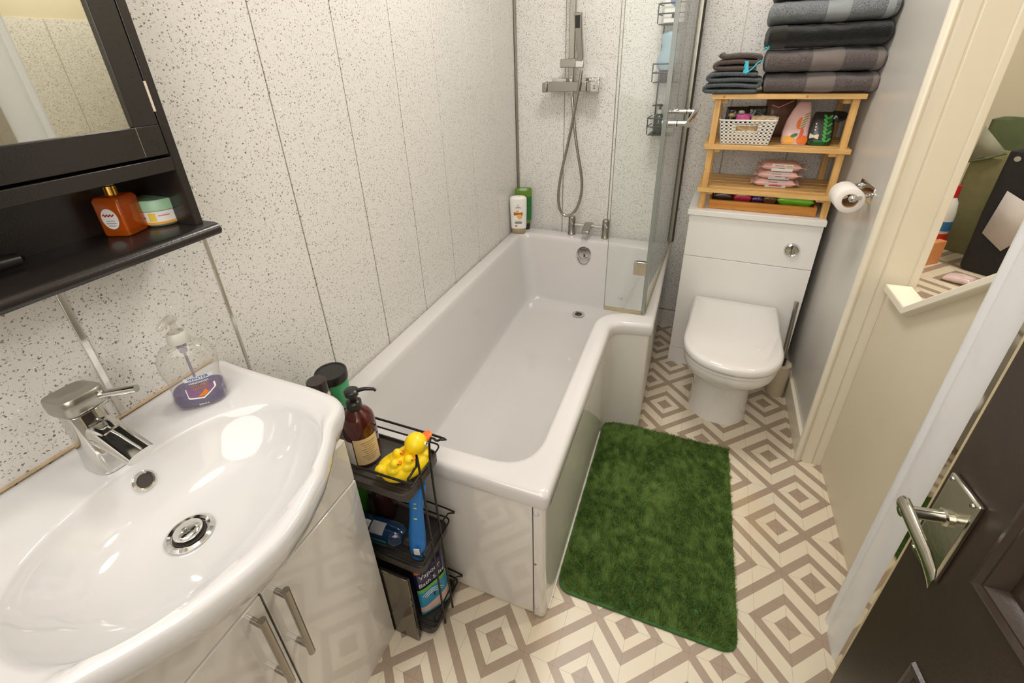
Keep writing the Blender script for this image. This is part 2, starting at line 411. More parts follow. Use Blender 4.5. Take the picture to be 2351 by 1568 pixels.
# raised cupboard behind the half wall
struct(MB().box(1.513, -1.53, .58, 2.45, .40, .65).build('floor_cupboard', M_floor))
fe = [-1.53 + .237 * k for k in range(0, 9)]
wf = panels('wall_cupboard', fe, .65, 1.60, lambda a, b, d0, d1, z0, z1, mb: mb.box(2.36 + d0, a, z0, 2.36 + d1, b, z1))
struct(wf.build('wall_cupboard_side', M_panel))
struct(MB().box(2.364, -1.6, .0, 2.45, .45, 2.35).build('wall_cupboard_outer', M_creamp))
struct(MB().box(1.518, .36, 0, 2.45, .44, 2.35).build('wall_cupboard_back', M_creamp))
struct(MB().box(1.513, -1.60, 0, 2.45, -1.53, 2.35).build('wall_cupboard_front', M_creamp))

# brown panelled door, a little ajar
da = math.radians(8); DP = Vector((1.30, -1.686, 0)); DD = Vector((math.sin(da), -math.cos(da), 0)); DN = Vector((-math.cos(da), -math.sin(da), 0))
def dpt(s, z, h=0): return DP + DD * s + DN * h + Vector((0, 0, z))
def dbox(mb, s0, s1, z0, z1, h0, h1):
    P = [dpt(s, z, h) for h in (h0, h1) for s, z in ((s0, z0), (s1, z0), (s1, z1), (s0, z1))]
    return mb.add(P, [[3, 2, 1, 0], [4, 5, 6, 7], [0, 1, 5, 4], [1, 2, 6, 5], [2, 3, 7, 6], [3, 0, 4, 7]])
door = bpy.data.objects.new('door_1', None); COL.objects.link(door); door.location = DP; ORG['door_1'] = DP.copy(); struct(door)
slab = MB(); panes = [(.118, .345, .725, 1.62), (.40, .62, .725, 1.62), (.118, .345, .13, .50), (.40, .62, .13, .50)]
ss = [0, .118, .345, .40, .62, .72]; zs = [.01, .13, .50, .725, 1.62, 2.0]
for i in range(5):
    for j in range(5):
        hole = i in (1, 3) and j in (1, 3)
        dbox(slab, ss[i], ss[i + 1], zs[j], zs[j + 1], -.035, -.012 if hole else 0)
struct(slab.build('door_slab', M_brown, door, smooth=0))
for (a, b, c, d) in panes:
    mo = MB()
    def frame(k): return [dpt(a + k, c + k), dpt(b - k, c + k), dpt(b - k, d - k), dpt(a + k, d - k)]
    prof = [(-.010, 0), (-.008, .006), (-.002, .008), (.004, .004), (.008, .005), (.014, -.002), (.020, -.011), (.036, -.004), (.040, -.004)]
    rings = [[dpt(a + k, c + k, h), dpt(b - k, c + k, h), dpt(b - k, d - k, h), dpt(a + k, d - k, h)] for k, h in prof]
    mo.loft(rings, False, True); struct(mo.build('door_panel', M_brown, door, smooth=20))
edge = MB(); dbox(edge, -.0022, 0.0012, .01, 2.0, -.034, .0006); lab(struct(edge.build('door_edge', simple('bare_door_edge', rgb(190, 176, 140), .5, var=.2, scale=60), door)), 'pale worn edge')
hp = thing('door_handle', 'worn chrome lever handle on a square plate on the dark brown door', 'door handle', dpt(.043, .73))
pl = MB(); dbox(pl, .014, .074, .648, .812, 0, .009); pl.build('backplate', M_oldchrome, hp, bevel=.003)
for s_, z_ in ((.021, .805), (.065, .804), (.021, .655), (.066, .656)):
    MB().lathe([(.0001, .0), (.0038, 0), (.003, .0018), (.0001, .0022)], dpt(s_, z_, .009), DN, 12).build('screw', M_steel, hp)
MB().lathe([(.0125, 0), (.0125, .004), (.0095, .006), (.0085, .012), (.0085, .05), (.009, .056), (.0001, .058)], dpt(.043, .752, .009), DN, 24).build('spindle', M_oldchrome, hp)
lv = MB(); rings = []
for s_, zc, hh, hw_, hc in ((.028, .755, .011, .006, .058), (.033, .756, .013, .008, .058), (.05, .757, .013, .007, .060), (.08, .753, .0125, .006, .062), (.11, .747, .013, .005, .063), (.132, .741, .014, .004, .066), (.142, .737, .012, .002, .070)):
    rings.append([dpt(s_, zc + hh * math.sin(t), hc + hw_ * math.cos(t)) for t in [2 * math.pi * k / 14 for k in range(14)]])
lv.loft(rings); lv.build('lever', M_oldchrome, hp, smooth=60)

# ---------------------------------------------------------------- bath
ZB = .489
bt = thing('bathtub', 'white L-shaped acrylic bath along the speckled wall with white side panels', 'bath', (.4, -.85, 0))
outer = [(.003, -.015), (.842, -.060), (.842, -.890), (.702, -.912), (.702, -1.696), (.003, -1.696)][::-1]
inner = [(.066, -.118), (.778, -.150), (.778, -.805), (.640, -.860), (.640, -1.630), (.078, -1.640)][::-1]
# order after reversal: near-left, near-right, step inner, step outer, far right, far left
ro = [.02, .02, .05, .018, .01, .01]; ri = [.13, .11, .08, .05, .05, .06]
bot = [(.150, -1.46), (.520, -1.45), (.565, -.86), (.60, -.80), (.60, -.175), (.125, -.165)]
rb = [.12, .12, .03, .03, .09, .09]
def lerp2(A, B, t): return [(a[0] * (1 - t) + b[0] * t, a[1] * (1 - t) + b[1] * t) for a, b in zip(A, B)]
Or = lambda d: rpoly(offs(outer, d), ro, 9)
In = rpoly(inner, ri, 9); Bo = rpoly(bot, rb, 9)
rings = [z3(Or(.012), ZB - .046), z3(Or(.001), ZB - .045), z3(Or(0), ZB - .042), z3(Or(0), ZB - .014), z3(Or(.003), ZB - .006), z3(Or(.008), ZB - .0015), z3(Or(.014), ZB)]
In_o = rpoly(offs(inner, -.012), ri, 9)
rings += [z3(In_o, ZB), z3(rpoly(offs(inner, -.005), ri, 9), ZB - .002), z3(In, ZB - .008), z3(lerp2(In, Bo, .05), ZB - .03)]
for t, z in ((.22, .40), (.42, .30), (.58, .22), (.70, .165), (.80, .135), (.90, .118)): rings.append(z3(lerp2(In, Bo, t), z))
rings.append(z3(Bo, .112)); bc = (.36, -.75)
for k in (.8, .5, .15): rings.append([(bc[0] + (x - bc[0]) * k, bc[1] + (y - bc[1]) * k, .108 if k > .2 else .107) for x, y in Bo])
tub = MB().loft(rings, False, True).build('tub', M_white, bt, smooth=55)
sp_ = [(.664, -1.687), (.682, -1.687), (.690, -1.683), (.693, -1.674), (.693, -.965), (.697, -.93), (.709, -.908), (.735, -.899), (.815, -.887), (.826, -.884), (.832, -.876), (.832, -.062), (.824, -.062), (.824, -.872), (.815, -.878), (.733, -.890), (.702, -.900), (.689, -.925), (.685, -.965), (.685, -1.670), (.680, -1.679), (.664, -1.679)]
MB().prism(sp_, .004, ZB - .040).build('side_panel', M_gloss, bt, smooth=50)
MB().box(.01, -1.684, .004, .660, -1.674, ZB - .044).build('end_panel', M_gloss, bt, bevel=.002)
for z in (.415, .045):
    MB().ball((.671, -1.688, z), (.007, .004, .007), 14, 8).build('screw_cap', M_white, bt)
lab(MB().ball((.668, -1.6875, .225), (.0035, .002, .0035), 10, 6).build('screw', M_steel, bt), 'bare screw head')
MB().tube([(.6946, y, .0035) for y in np.linspace(-1.66, -.96, 24)], .0032, 6).build('floor_sealant', simple('sealant', rgb(232, 228, 214), .5, var=.2, scale=60), bt)
dr = MB().lathe([(.032, 0), (.032, .003), (.024, .005), (.019, .002), (.018, -.004)], (.432, -.262, .112), n=30).build('drain', M_chrome, bt)
MB().lathe([(.018, 0), (.016, .002), (.001, .003)], (.432, -.262, .112), n=20).build('drain_grate', M_dkgap, dr)
oc = Vector((.421, -.140, .415)); on = Vector((.07, -.97, .22))
ov = MB().lathe([(.038, -.006), (.039, .006), (.036, .010), (.029, .010), (.027, .007), (.0005, .007)], oc, on, 36).build('overflow', M_chrome, bt, smooth=50)
MB().box(oc.x + .001, oc.y - .014, oc.z - .016, oc.x + .008, oc.y - .006, oc.z - .0).build('chain_slot', M_dkgap, ov)
ch = MB()
for k in range(25):
    t = k / 24; a = math.pi * t
    p = Vector((oc.x - .034 * math.cos(a), oc.y - .004 - .004 * math.sin(a), oc.z - .010 - .050 * math.sin(a)))
    ch.ball(p, .0028, 8, 6)
for k in range(7): ch.ball((oc.x + .006 + .004 * k, oc.y - .012, oc.z - .012 - .0045 * k + .0004 * k * k), .0022, 8, 6)
ch.build('plug_chain', M_steel, bt)

# bath mixer tap
bm_ = thing('bath_mixer_tap', 'chrome bath mixer tap with two round pillars on the far rim of the bath', 'tap', (.425, -.075, ZB))
def btap(x, y, nm, flip):
    b = MB().lathe([(.021, 0), (.0215, .006), (.019, .010), (.019, .092), (.018, .098), (.0165, .1), (.001, .1)], (x, y, ZB + .0005), n=28).build(nm, M_steel, bm_)
    MB().obox((x + .004 * flip, y - .0195, ZB + .075), (1, 0, .5), (0, 1, 0), (-.5, 0, 1), .003, .004, .012).build('lever', M_chrome, b)
btap(.334, -.070, 'hot_pillar', 1); btap(.516, -.080, 'cold_pillar', 1)
MB().tube([(.345, -.07, ZB + .058), (.505, -.08, ZB + .058)], .0095, 16).build('cross_bar', M_chrome, bm_)
spt = MB(); R_ = []
for y, zc, hh, hw_ in ((-.055, .060, .012, .021), (-.085, .060, .012, .021), (-.12, .056, .009, .020), (-.150, .050, .008, .019), (-.158, .047, .007, .018)):
    R_.append([(.425 + hw_ * cx_, y - .002, ZB + zc + hh * cz_) for cx_, cz_ in ((-1, -1), (1, -1), (1, 1), (-1, 1))])
spt.loft(R_); so = spt.build('spout', M_steel, bm_, bevel=.002)
MB().lathe([(.012, .006), (.012, -.022), (.0105, -.024), (.001, -.023)], (.425, -.142, ZB + .046), n=20).build('aerator', M_chrome, so)

# thermostatic shower
sh = thing('bar_shower', 'square chrome bar shower with riser rail, hand shower and hose on the end wall', 'shower', (.315, -.02, 1.21))
MB(xfE).box(.205, -.085, 1.200, .395, -.045, 1.243).build('valve_body', M_steel, sh, bevel=.003)
k1 = MB(xfE).box(.180, -.088, 1.197, .2045, -.042, 1.240).build('temperature_knob', M_steel, sh, bevel=.004)
MB(xfE).box(.192, -.072, 1.2405, .199, -.060, 1.248).build('knob_button', M_chrome, k1, bevel=.002)
k2 = MB(xfE).box(.396, -.085, 1.200, .416, -.045, 1.240).build('flow_collar', M_steel, sh, bevel=.003)
k3 = MB(xfE).box(.4165, -.098, 1.199, .458, -.048, 1.242).build('flow_knob', M_chrome, sh, bevel=.003)
for (a, b) in ((.435, 1.226), (.435, 1.220), (.435, 1.214)):
    MB(xfE).box(a - .005, -.0986, b - .0012, a + .005, -.0981, b + .0012).build('knob_mark', M_ink, k3)
for x in (.245, .405):
    MB(xfE).box(x - .035, -.03, 1.213, x + .035, .008, 1.256).build('wall_flange', M_chrome, sh, bevel=.004)
    MB(xfE).box(x - .018, -.05, 1.205, x + .018, -.02, 1.243).build('elbow', M_steel, sh, bevel=.003)
MB(xfE).box(.302, -.070, 1.243, .330, -.048, 2.15).build('riser_rail', M_steel, sh, bevel=.003)
MB(xfE).lathe([(.013, 0), (.013, .012), (.010, .016), (.010, .02)], (.316, -.062, 1.2435), n=20).build('riser_nut', M_chrome, sh)
br = MB(xfE).box(.272, -.098, 1.302, .345, -.044, 1.338).build('slider_bracket', M_steel, sh, bevel=.003)
MB(xfE).box(.3455, -.108, 1.300, .385, -.072, 1.330).build('handset_cradle', M_chrome, br, bevel=.004)
hs = MB(xfE); hr = []
for z, x, y, hx, hy in ((1.325, .366, -.092, .012, .012), (1.345, .366, -.092, .014, .013), (1.42, .360, -.102, .015, .012), (1.505, .355, -.112, .017, .010), (1.515, .355, -.113, .017, .010)):
    hr.append([(x - hx, y - hy, z), (x + hx, y - hy, z), (x + hx, y + hy, z), (x - hx, y + hy, z)])
hs.loft(hr); hso = hs.build('handset', M_steel, sh, bevel=.003)
MB(xfE).extr([(.345, -.1195, 1.455), (.366, -.1195, 1.455), (.366, -.1245, 1.503), (.345, -.1245, 1.503)], (0, .003, 0)).build('spray_face', M_blackp, hso)
hpz = [(.322, 1.198), (.323, 1.17), (.333, 1.09), (.343, 1.02), (.362, .92), (.384, .82), (.391, .745), (.382, .68), (.358, .625), (.322, .600), (.292, .612), (.275, .655), (.272, .72), (.285, .82), (.312, .945), (.335, 1.06), (.352, 1.16), (.366, 1.24), (.371, 1.29)]
def smooth_path(P, n=6):
    out = []; P = [Vector(q) for q in P]
    for i in range(len(P) - 1):
        p0 = P[max(i - 1, 0)]; p1 = P[i]; p2 = P[i + 1]; p3 = P[min(i + 2, len(P) - 1)]
        for k in range(n):
            t = k / n; out.append(.5 * ((2 * p1) + (p2 - p0) * t + (2 * p0 - 5 * p1 + 4 * p2 - p3) * t * t + (3 * p1 - p0 - 3 * p2 + p3) * t ** 3))
    out.append(P[-1]); return out
hpth = smooth_path([(x, -.055 - .035 * (i / 18) - .012 * math.sin(i / 18 * math.pi), z) for i, (x, z) in enumerate(hpz)], 9)
hb = MB(xfE); hb.tube(hpth, [.0068 + .0007 * (i % 2) for i in range(len(hpth))], 10); hb.build('hose', M_steel, sh, smooth=60)
MB(xfE).lathe([(.010, .0), (.010, -.010), (.008, -.014), (.008, -.024)], (.322, -.058, 1.2), n=18).build('hose_nut', M_chrome, sh)

# glass shower screen
gs = thing('shower_screen', 'clear glass L-shaped shower screen standing on the bath rim', 'shower screen', (.80, -.82, ZB))
def xg(y): return .798 + (y + .823) / .76 * .034
fp = MB().add([(xg(y) + dx, y, z) for z in (ZB + .008, 2.1) for y, dx in ((-.815, 0), (-.062, 0), (-.062, .006), (-.815, .006))], [[3, 2, 1, 0], [4, 5, 6, 7], [0, 1, 5, 4], [1, 2, 6, 5], [2, 3, 7, 6], [3, 0, 4, 7]])
fp.build('fixed_pane', M_glass, gs)
MB().box(.655, -.829, ZB + .012, .791, -.823, 2.1).build('return_pane', M_glass, gs)
MB().box(.790, -.832, ZB + .008, .803, -.815, 2.1).build('corner_edge', M_gedge, gs)
MB().box(.6535, -.8292, ZB + .012, .655, -.8228, 2.1).build('pane_edge', M_gedge, gs)
MB().add([(xg(y) + dx, y, z) for z in (ZB + .012, 2.1) for y, dx in ((-.075, -.008), (-.048, -.008), (-.048, .014), (-.075, .014))], [[3, 2, 1, 0], [4, 5, 6, 7], [0, 1, 5, 4], [1, 2, 6, 5], [2, 3, 7, 6], [3, 0, 4, 7]]).build('wall_profile', simple('dull_aluminium', rgb(168, 164, 152), .35, .8), gs, bevel=.002)
MB().add([(xg(y) + dx, y, z) for z in (ZB + .012, 2.1) for y, dx in ((-.072, .0142), (-.044, .0142), (-.044, .020), (-.072, .020))], [[3, 2, 1, 0], [4, 5, 6, 7], [0, 1, 5, 4], [1, 2, 6, 5], [2, 3, 7, 6], [3, 0, 4, 7]]).build('profile_seam', M_dkgap, gs)  # dark strip drawn as the seam line along the wall profile
MB().add([(xg(y) + dx, y, z) for z in (ZB + .0005, ZB + .008) for y, dx in ((-.815, -.001), (-.062, -.001), (-.062, .008), (-.815, .008))], [[3, 2, 1, 0], [4, 5, 6, 7], [0, 1, 5, 4], [1, 2, 6, 5], [2, 3, 7, 6], [3, 0, 4, 7]]).build('bottom_seal', M_seal, gs)
MB().box(.654, -.832, ZB + .0005, .796, -.820, ZB + .012).build('return_seal', M_seal, gs)
MB().box(.748, -.834, .648, .793, -.818, .700).build('hinge_clip', M_chrome, gs, bevel=.002)
text_mb('CE', .016, planefn((.712, -.8296, .545), (1, 0, 0), (0, 0, 1)), .0002).build('etched_mark', M_steel, gs)
for y in (-.47, -.795):
    g = xg(y)
    hpst = MB().tube([(g + .006, y, 1.155), (g + .062, y, 1.155)], .0085, 16).build('handle_post', M_chrome, gs)
    MB().lathe([(.013, 0), (.013, .003), (.009, .004), (.0088, .012), (.001, .012)], (g - .0005, y, 1.155), (-1, 0, 0), 20).build('handle_rosette', M_chrome, gs)
    MB().tube([(g + .030, y, 1.155), (g + .033, y, 1.155)], .0095, 16).build('collar_ring', M_blackp, hpst)
MB().tube([(xg(-.455) + .064, -.445, 1.155), (xg(-.81) + .064, -.825, 1.155)], .0085, 16).build('handle_bar', M_chrome, gs)

# ---------------------------------------------------------------- washbasin and vanity
vy0, vy1 = -2.345, -1.858
vu = thing('vanity_unit', 'white gloss two door vanity cupboard under the washbasin', 'vanity', (.16, -2.10, 0))
ca_ = MB(); ca_.box(.002, vy1 - .018, 0, .312, vy1 - .002, .690).box(.002, vy0, 0, .312, vy0 + .016, .690).box(.002, vy0 + .016, 0, .008, vy1 - .018, .66).box(.008, vy0 + .016, .08, .312, vy1 - .018, .096)
ca_.build('carcass', M_gloss, vu)
MB().box(.312, vy0, .581, .331, vy1, .690).build('fascia', M_gloss, vu, bevel=.002)
MB().box(.312, vy0, .0, .331, vy1, .076).build('plinth', M_gloss, vu, bevel=.001)
for nm, a, b, hy in (('r', -2.1000, vy1, -2.079), ('l', vy0, -2.1035, -2.128)):
    d_ = MB().box(.313, a, .079, .332, b, .577).build('door', M_gloss, vu, bevel=.0015)
    hd = MB().tube([(.362, hy, .572), (.362, hy, .378)], .0062, 14)
    for z in (.552, .398): hd.tube([(.331, hy, z), (.362, hy, z)], .0048, 12)
    hd.build('handle', M_steel, d_)
MB().box(.3125, -2.1035, .08, .3165, -2.1, .577).build('door_gap', M_dkgap, vu)
wb = thing('washbasin', 'white bow-fronted ceramic washbasin on the vanity cupboard', 'basin', (.2, -2.11, .70))
half = [(0.002, -1.842), (.02, -1.838), (.045, -1.842), (.11, -1.845), (.27, -1.847), (.335, -1.853), (.362, -1.866), (.373, -1.886), (.380, -1.912), (.404, -1.947), (.437, -2.004), (.456, -2.06), (.464, -2.11)]
outl = half + [(x, -4.22 - y) for x, y in half[::-1][1:]]
# smooth the outline
def resample(poly, c, N, sm=0):
    out = []
    for k in range(N):
        a = 2 * math.pi * k / N; dx, dy = math.cos(a), math.sin(a); best = None
        for i in range(len(poly)):
            x0, y0 = poly[i - 1]; x1, y1 = poly[i]
            ex, ey = x1 - x0, y1 - y0; den = dx * ey - dy * ex
            if abs(den) < 1e-12: continue
            t = ((x0 - c[0]) * ey - (y0 - c[1]) * ex) / den; u = ((x0 - c[0]) * dy - (y0 - c[1]) * dx) / den
            if t > 0 and -1e-9 <= u <= 1 + 1e-9 and (best is None or t < best): best = t
        out.append(best)
    r = np.array(out)
    for _ in range(sm): r = .25 * np.roll(r, 1) + .5 * r + .25 * np.roll(r, -1)
    return r
NB = 160; bc_ = (.20, -2.11)
ro_ = resample(outl, bc_, NB, 1)
A_ = np.arange(NB) * 2 * math.pi / NB
el = [(.278 + .150 * np.sign(math.cos(t)) * abs(math.cos(t)) ** .9, -2.11 + .212 * np.sign(math.sin(t)) * abs(math.sin(t)) ** .9) for t in A_]
ri_ = resample(el, bc_, NB)
def ring(r, z, cx=0): return [(bc_[0] + r[k] * math.cos(A_[k]), bc_[1] + r[k] * math.sin(A_[k]), z if not hasattr(z, '__len__') else z[k]) for k in range(NB)]
def wallclip(R_): return [(max(x, .002), y, z) for x, y, z in R_]
lipw = lambda d: np.maximum(ro_ - d, ri_ + .004)
def bowl(k, z):
    c2 = (.262, -2.112); return [(c2[0] + (x - c2[0]) * k, c2[1] + (y - c2[1]) * k, z) for x, y, _ in ring(ri_, 0)]
RB = [bowl(.3, .672), bowl(.62, .680), bowl(.85, .696), ring(ro_ * .86, .712), ring(ro_ * .90, .722), ring(ro_ * .955, .742), ring(ro_ * .99, .763), ring(ro_, .775), ring(ro_, .790), ring(ro_ - .003, .797), ring(ro_ - .008, .8005), ring(lipw(.018), .801), ring(lipw(.026), .7995),
      ring(lipw(.034), .7965)]
deck = np.where(np.abs(A_ - math.pi) < 1.2, .7965, .7965)
RB += [ring(ri_ + .006, .7955), ring(ri_ + .001, .794), ring(ri_ - .004, .790), ring(ri_ * .955, .779)]
RB += [bowl(.90, .762), bowl(.82, .742), bowl(.72, .722), bowl(.58, .708), bowl(.40, .700), bowl(.15, .697)]
MB().loft([wallclip(r) for r in RB]).build('bowl', M_ceramic, wb, smooth=60)
MB().tube([(.0025, y, .8015) for y in np.linspace(-2.36, -1.852, 40)], .0028, 6).build('wall_sealant', simple('stained_sealant', rgb(196, 170, 134), .6, var=.3, scale=60), wb)
ws = MB().lathe([(.0345, .0), (.0345, .003), (.030, .0055), (.026, .004), (.025, -.003), (.001, -.004)], (.238, -2.112, .6985), n=40).build('waste_ring', M_chrome, wb)
MB().lathe([(.024, .001), (.001, .0012)], (.238, -2.112, .6985), n=30).build('waste_shadow_gap', M_dkgap, ws)
MB().lathe([(.0205, .002), (.0215, .007), (.019, .0105), (.012, .013), (.001, .014)], (.238, -2.112, .7005), (-.12, 0, 1), 36).build('plug', M_chrome, wb, smooth=60)
ofn = Vector((.85, 0, .52)); ofc = Vector((.1405, -2.097, .762))
og = MB().lathe([(.0165, -.004), (.0165, .003), (.014, .0058), (.0115, .0052), (.0105, .001)], ofc, ofn, 30).build('overflow_ring', M_chrome, wb)
MB().lathe([(.0112, .0036), (.001, .0037)], ofc, ofn, 24).build('overflow_hole', M_dkgap, og)
# basin mixer tap
bp_ = thing('basin_mixer_tap', 'chrome basin mixer tap with side lever on the back of the washbasin', 'tap', (.085, -2.10, .797))
tb = MB(); TR = []
for z, cx_, hx, hy in ((.797, .090, .034, .030), (.803, .090, .034, .030), (.84, .084, .029, .0265), (.875, .079, .026, .0245), (.899, .076, .0255, .024)):
    TR.append([(cx_ + hx * a, -2.10 + hy * b, z) for a, b in rpoly([(-1, -1), (1, -1), (1, 1), (-1, 1)], [.75] * 4, 6)])
tb.loft(TR); tb.build('body', M_chrome, bp_, smooth=50, bevel=.001)
MB().lathe([(.0235, 0), (.0235, .004), (.0225, .005)], (.076, -2.10, .8985), (.05, 0, 1), 30).build('cartridge_ring', M_dkgap, bp_)
cp = MB(); CR = []
for z, k in ((.9035, .9), (.908, .98), (.922, 1.02), (.931, 1.0), (.933, .96)):
    CR.append([(.083 + .038 * k * a, -2.102 + .028 * k * b, z + .006 * a) for a, b in rpoly([(-1, -1), (1, -1), (1, 1), (-1, 1)], [.6, .6, .5, .6], 6)])
cp.loft(CR); cp.build('cap', simple('dull_chrome', rgb(168, 164, 154), .28, .9, var=.15, scale=140), bp_, smooth=50)
MB().tube([(.110, -2.088, .922), (.124, -2.082, .925), (.170, -2.061, .932)], [.0085, .0062, .0058], 14).build('lever', M_chrome, bp_)
sp = MB(); SR = []
for x, zc, hz, hy in ((.088, .862, .021, .021), (.108, .860, .0195, .021), (.140, .850, .014, .0205), (.175, .838, .010, .020), (.182, .836, .009, .0195)):
    SR.append([(x + .25 * hz * b, -2.098 + hy * a, zc + hz * b) for a, b in rpoly([(-1, -1), (1, -1), (1, 1), (-1, 1)], [.9] * 4, 6)])
sp.loft(SR); sp.build('spout', M_chrome, bp_, smooth=55)
MB().lathe([(.022, 0), (.0225, .006), (.0185, .022)], (.106, -2.098, .861), (1, 0, -.25), 28).build('spout_collar', M_chrome, bp_)

# ---------------------------------------------------------------- mirror cabinet
mc = thing('mirror_cabinet', 'black wall cabinet with framed mirror door and open shelf above the washbasin', 'cabinet', (.06, -2.11, 1.10))
cy0, cy1 = -2.365, -1.853; cz1 = 1.78; X = .130
MB().box(.001, cy1 - .014, 1.118, X, cy1, cz1).build('side_panel', M_cab, mc, bevel=.0015)
MB().box(.001, cy0, 1.118, X, cy0 + .014, cz1).build('side_panel', M_cab, mc, bevel=.0015)
MB().box(.001, cy0 + .014, 1.118, .006, cy1 - .014, cz1).build('back_panel', M_cab, mc)
MB().box(.006, cy0 + .014, 1.212, X, cy1 - .014, 1.233).build('rail', M_cab, mc, bevel=.001)
MB().box(.001, cy0, cz1, X + .01, cy1, cz1 + .02).build('top_panel', M_cab, mc, bevel=.002)
nose = [(.001, 1.096), (.142, 1.096), (.150, 1.099), (.154, 1.107), (.150, 1.115), (.142, 1.118), (.001, 1.118)]
MB().extr([(x, cy0 - .012, z) for x, z in nose], (0, cy1 - cy0 + .024, 0)).build('shelf_board', M_cab, mc, smooth=60)
dx0, dx1 = X - .018, X; dy0, dy1 = cy0 + .016, cy1 - .0155; dz0, dz1 = 1.2375, cz1 - .004
fr_ = MB()
fr_.box(dx0, dy0, dz0, dx1, dy1, dz0 + .044).box(dx0, dy0, dz1 - .04, dx1, dy1, dz1).box(dx0, dy1 - .036, dz0 + .044, dx1, dy1, dz1 - .04).box(dx0, dy0, dz0 + .044, dx1, dy0 + .036, dz1 - .04)
dro = fr_.build('door_frame', M_cab, mc, bevel=.0012)
MB().box(dx0 + .004, dy0 + .034, dz0 + .042, dx1 - .006, dy1 - .034, dz1 - .038).build('mirror', M_mirror, mc)
MB().box(dx1 - .012, dy1 - .0005, 1.300, dx1 + .0008, dy1 + .0026, 1.342).build('hinge', simple('pale_hinge', rgb(226, 212, 196), .3, .3), mc)
MB().box(X - .0004, dy1 - .0355, dz0 + .002, X + .0004, dy1 - .0348, dz0 + .044).build('mitre_joint', M_seam, mc)

# things on the cabinet shelf
OX, OY = .046, -1.925
ob_ = thing('oil_bottle', 'square amber glass oil bottle with gold collar on the black cabinet shelf', 'bottle', (OX, OY, 1.1185))
ao = math.radians(20); ca, sa = math.cos(ao), math.sin(ao)
xo = rotz(ao, OX, OY)
M_amber = clear('amber_glass', (.99, .56, .16, 1), .02, .38, rgb(240, 120, 30)); M_amberd = clear('amber_oil', (.85, .28, .05, 1), .02, .5, rgb(196, 76, 14))
def sq(hx, hy, z, r): return [(OX + a, OY + b, z) for a, b in rpoly([(-hx, -hy), (hx, -hy), (hx, hy), (-hx, hy)], r, 5)]
MB(xo).loft([sq(.0195, .0195, 1.1190, .004), sq(.0212, .0212, 1.1215, .004), sq(.0212, .0212, 1.176, .004), sq(.0185, .0185, 1.181, .005), sq(.009, .009, 1.183, .005)]).build('glass_body', M_amber, ob_, smooth=40)
MB(xo).loft([sq(.0155, .0155, 1.1265, .003), sq(.0155, .0155, 1.170, .003)]).build('oil_core', M_amberd, ob_, smooth=40)
MB().lathe([(.010, 0), (.010, .0145), (.009, .0155), (.001, .0155)], (OX, OY, 1.1815), n=24).build('collar', M_gold, ob_)
MB().lathe([(.0076, 0), (.0076, .010), (.0066, .0135), (.001, .014)], (OX, OY, 1.1972), n=20).build('cap', clear('frosted_cap', (.9, .88, .84, 1), .2, .7, rgb(225, 216, 205)), ob_)
lc = xo(Vector((OX, OY - .0217, 1.148))); ux = Vector((ca, sa, 0)); nrm = Vector((sa, -ca, 0))
lb = MB().lathe([(.0145, 0), (.0145, .0006), (.001, .0007)], (0, 0, 0), (0, 0, 1), 30)
lb.v = [tuple(lc + ux * x * .92 + Vector((0, 0, 1)) * y * 1.15 + nrm * z) for x, y, z in lb.v]
lbo = lb.build('label', M_label, ob_)
sc_ = MB(); sc_.tube([lc + ux * (-.009 + .0018 * k) + Vector((0, 0, .006 + .002 * math.sin(k * 2.1))) + nrm * .001 for k in range(11)], .0011, 6)
sc_.build('script_mark', simple('red_ink', rgb(176, 40, 50), .5), lbo)
ln_ = MB()
for k, wd in enumerate((.007, .008, .006)): ln_.obox(lc + Vector((0, 0, -.003 - .004 * k)) + nrm * .0008, ux, (0, 0, 1), nrm, wd, .0006, .0002)
ln_.build('print_lines', simple('grey_ink', rgb(150, 146, 150), .5), lbo)
jr = thing('cream_jar', 'round cream jar with pale mint lid beside the amber oil bottle', 'jar', (.052, -1.866, 1.1185)); jc = (.052, -1.8665)
MB().lathe([(.028, 0), (.0315, .003), (.033, .010), (.033, .026), (.0315, .0275)], (jc[0], jc[1], 1.119), n=40).build('tub', clear('jar_plastic', (.8, .82, .76, 1), .08, .75, rgb(200, 200, 184)), jr)
MB().lathe([(.0345, 0), (.0345, .015), (.0330, .0175), (.001, .018)], (jc[0], jc[1], 1.1465), n=40).build('lid', simple('mint_plastic', rgb(166, 208, 172), .35), jr)
jl = cylpatch(jc[0], jc[1], 1.1235, 1.145, .0334, math.radians(-52), 1.5).build('label', M_label, jr)
cylpatch(jc[0], jc[1], 1.1235, 1.1275, .0337, math.radians(-30), .9).build('orange_band', simple('orange_band', rgb(232, 166, 60), .4), jl)
cylpatch(jc[0], jc[1], 1.129, 1.143, .0337, math.radians(-58), .16).build('lemon_print', simple('lemon_print', rgb(236, 206, 70), .4), jl)
cylpatch(jc[0], jc[1], 1.134, 1.1365, .0337, math.radians(-88), .22).build('print_line', simple('grey_ink', rgb(150, 146, 150), .5), jl)
cylpatch(jc[0], jc[1], 1.137, 1.139, .0337, math.radians(-28), .25).build('print_line', simple('pink_ink', rgb(214, 140, 140), .5), jl)
hbx = MB(); hbx.tube([(.050, -2.062, 1.1295), (.051, -2.068, 1.130), (.052, -2.10, 1.1315), (.052, -2.2, 1.135)], [.004, .0095, .011, .011], 14)
tag(hbx.build('hairbrush', M_blackp, None, (.05, -2.1, 1.119)), 'black rounded handle lying at the left of the black cabinet shelf', 'brush')

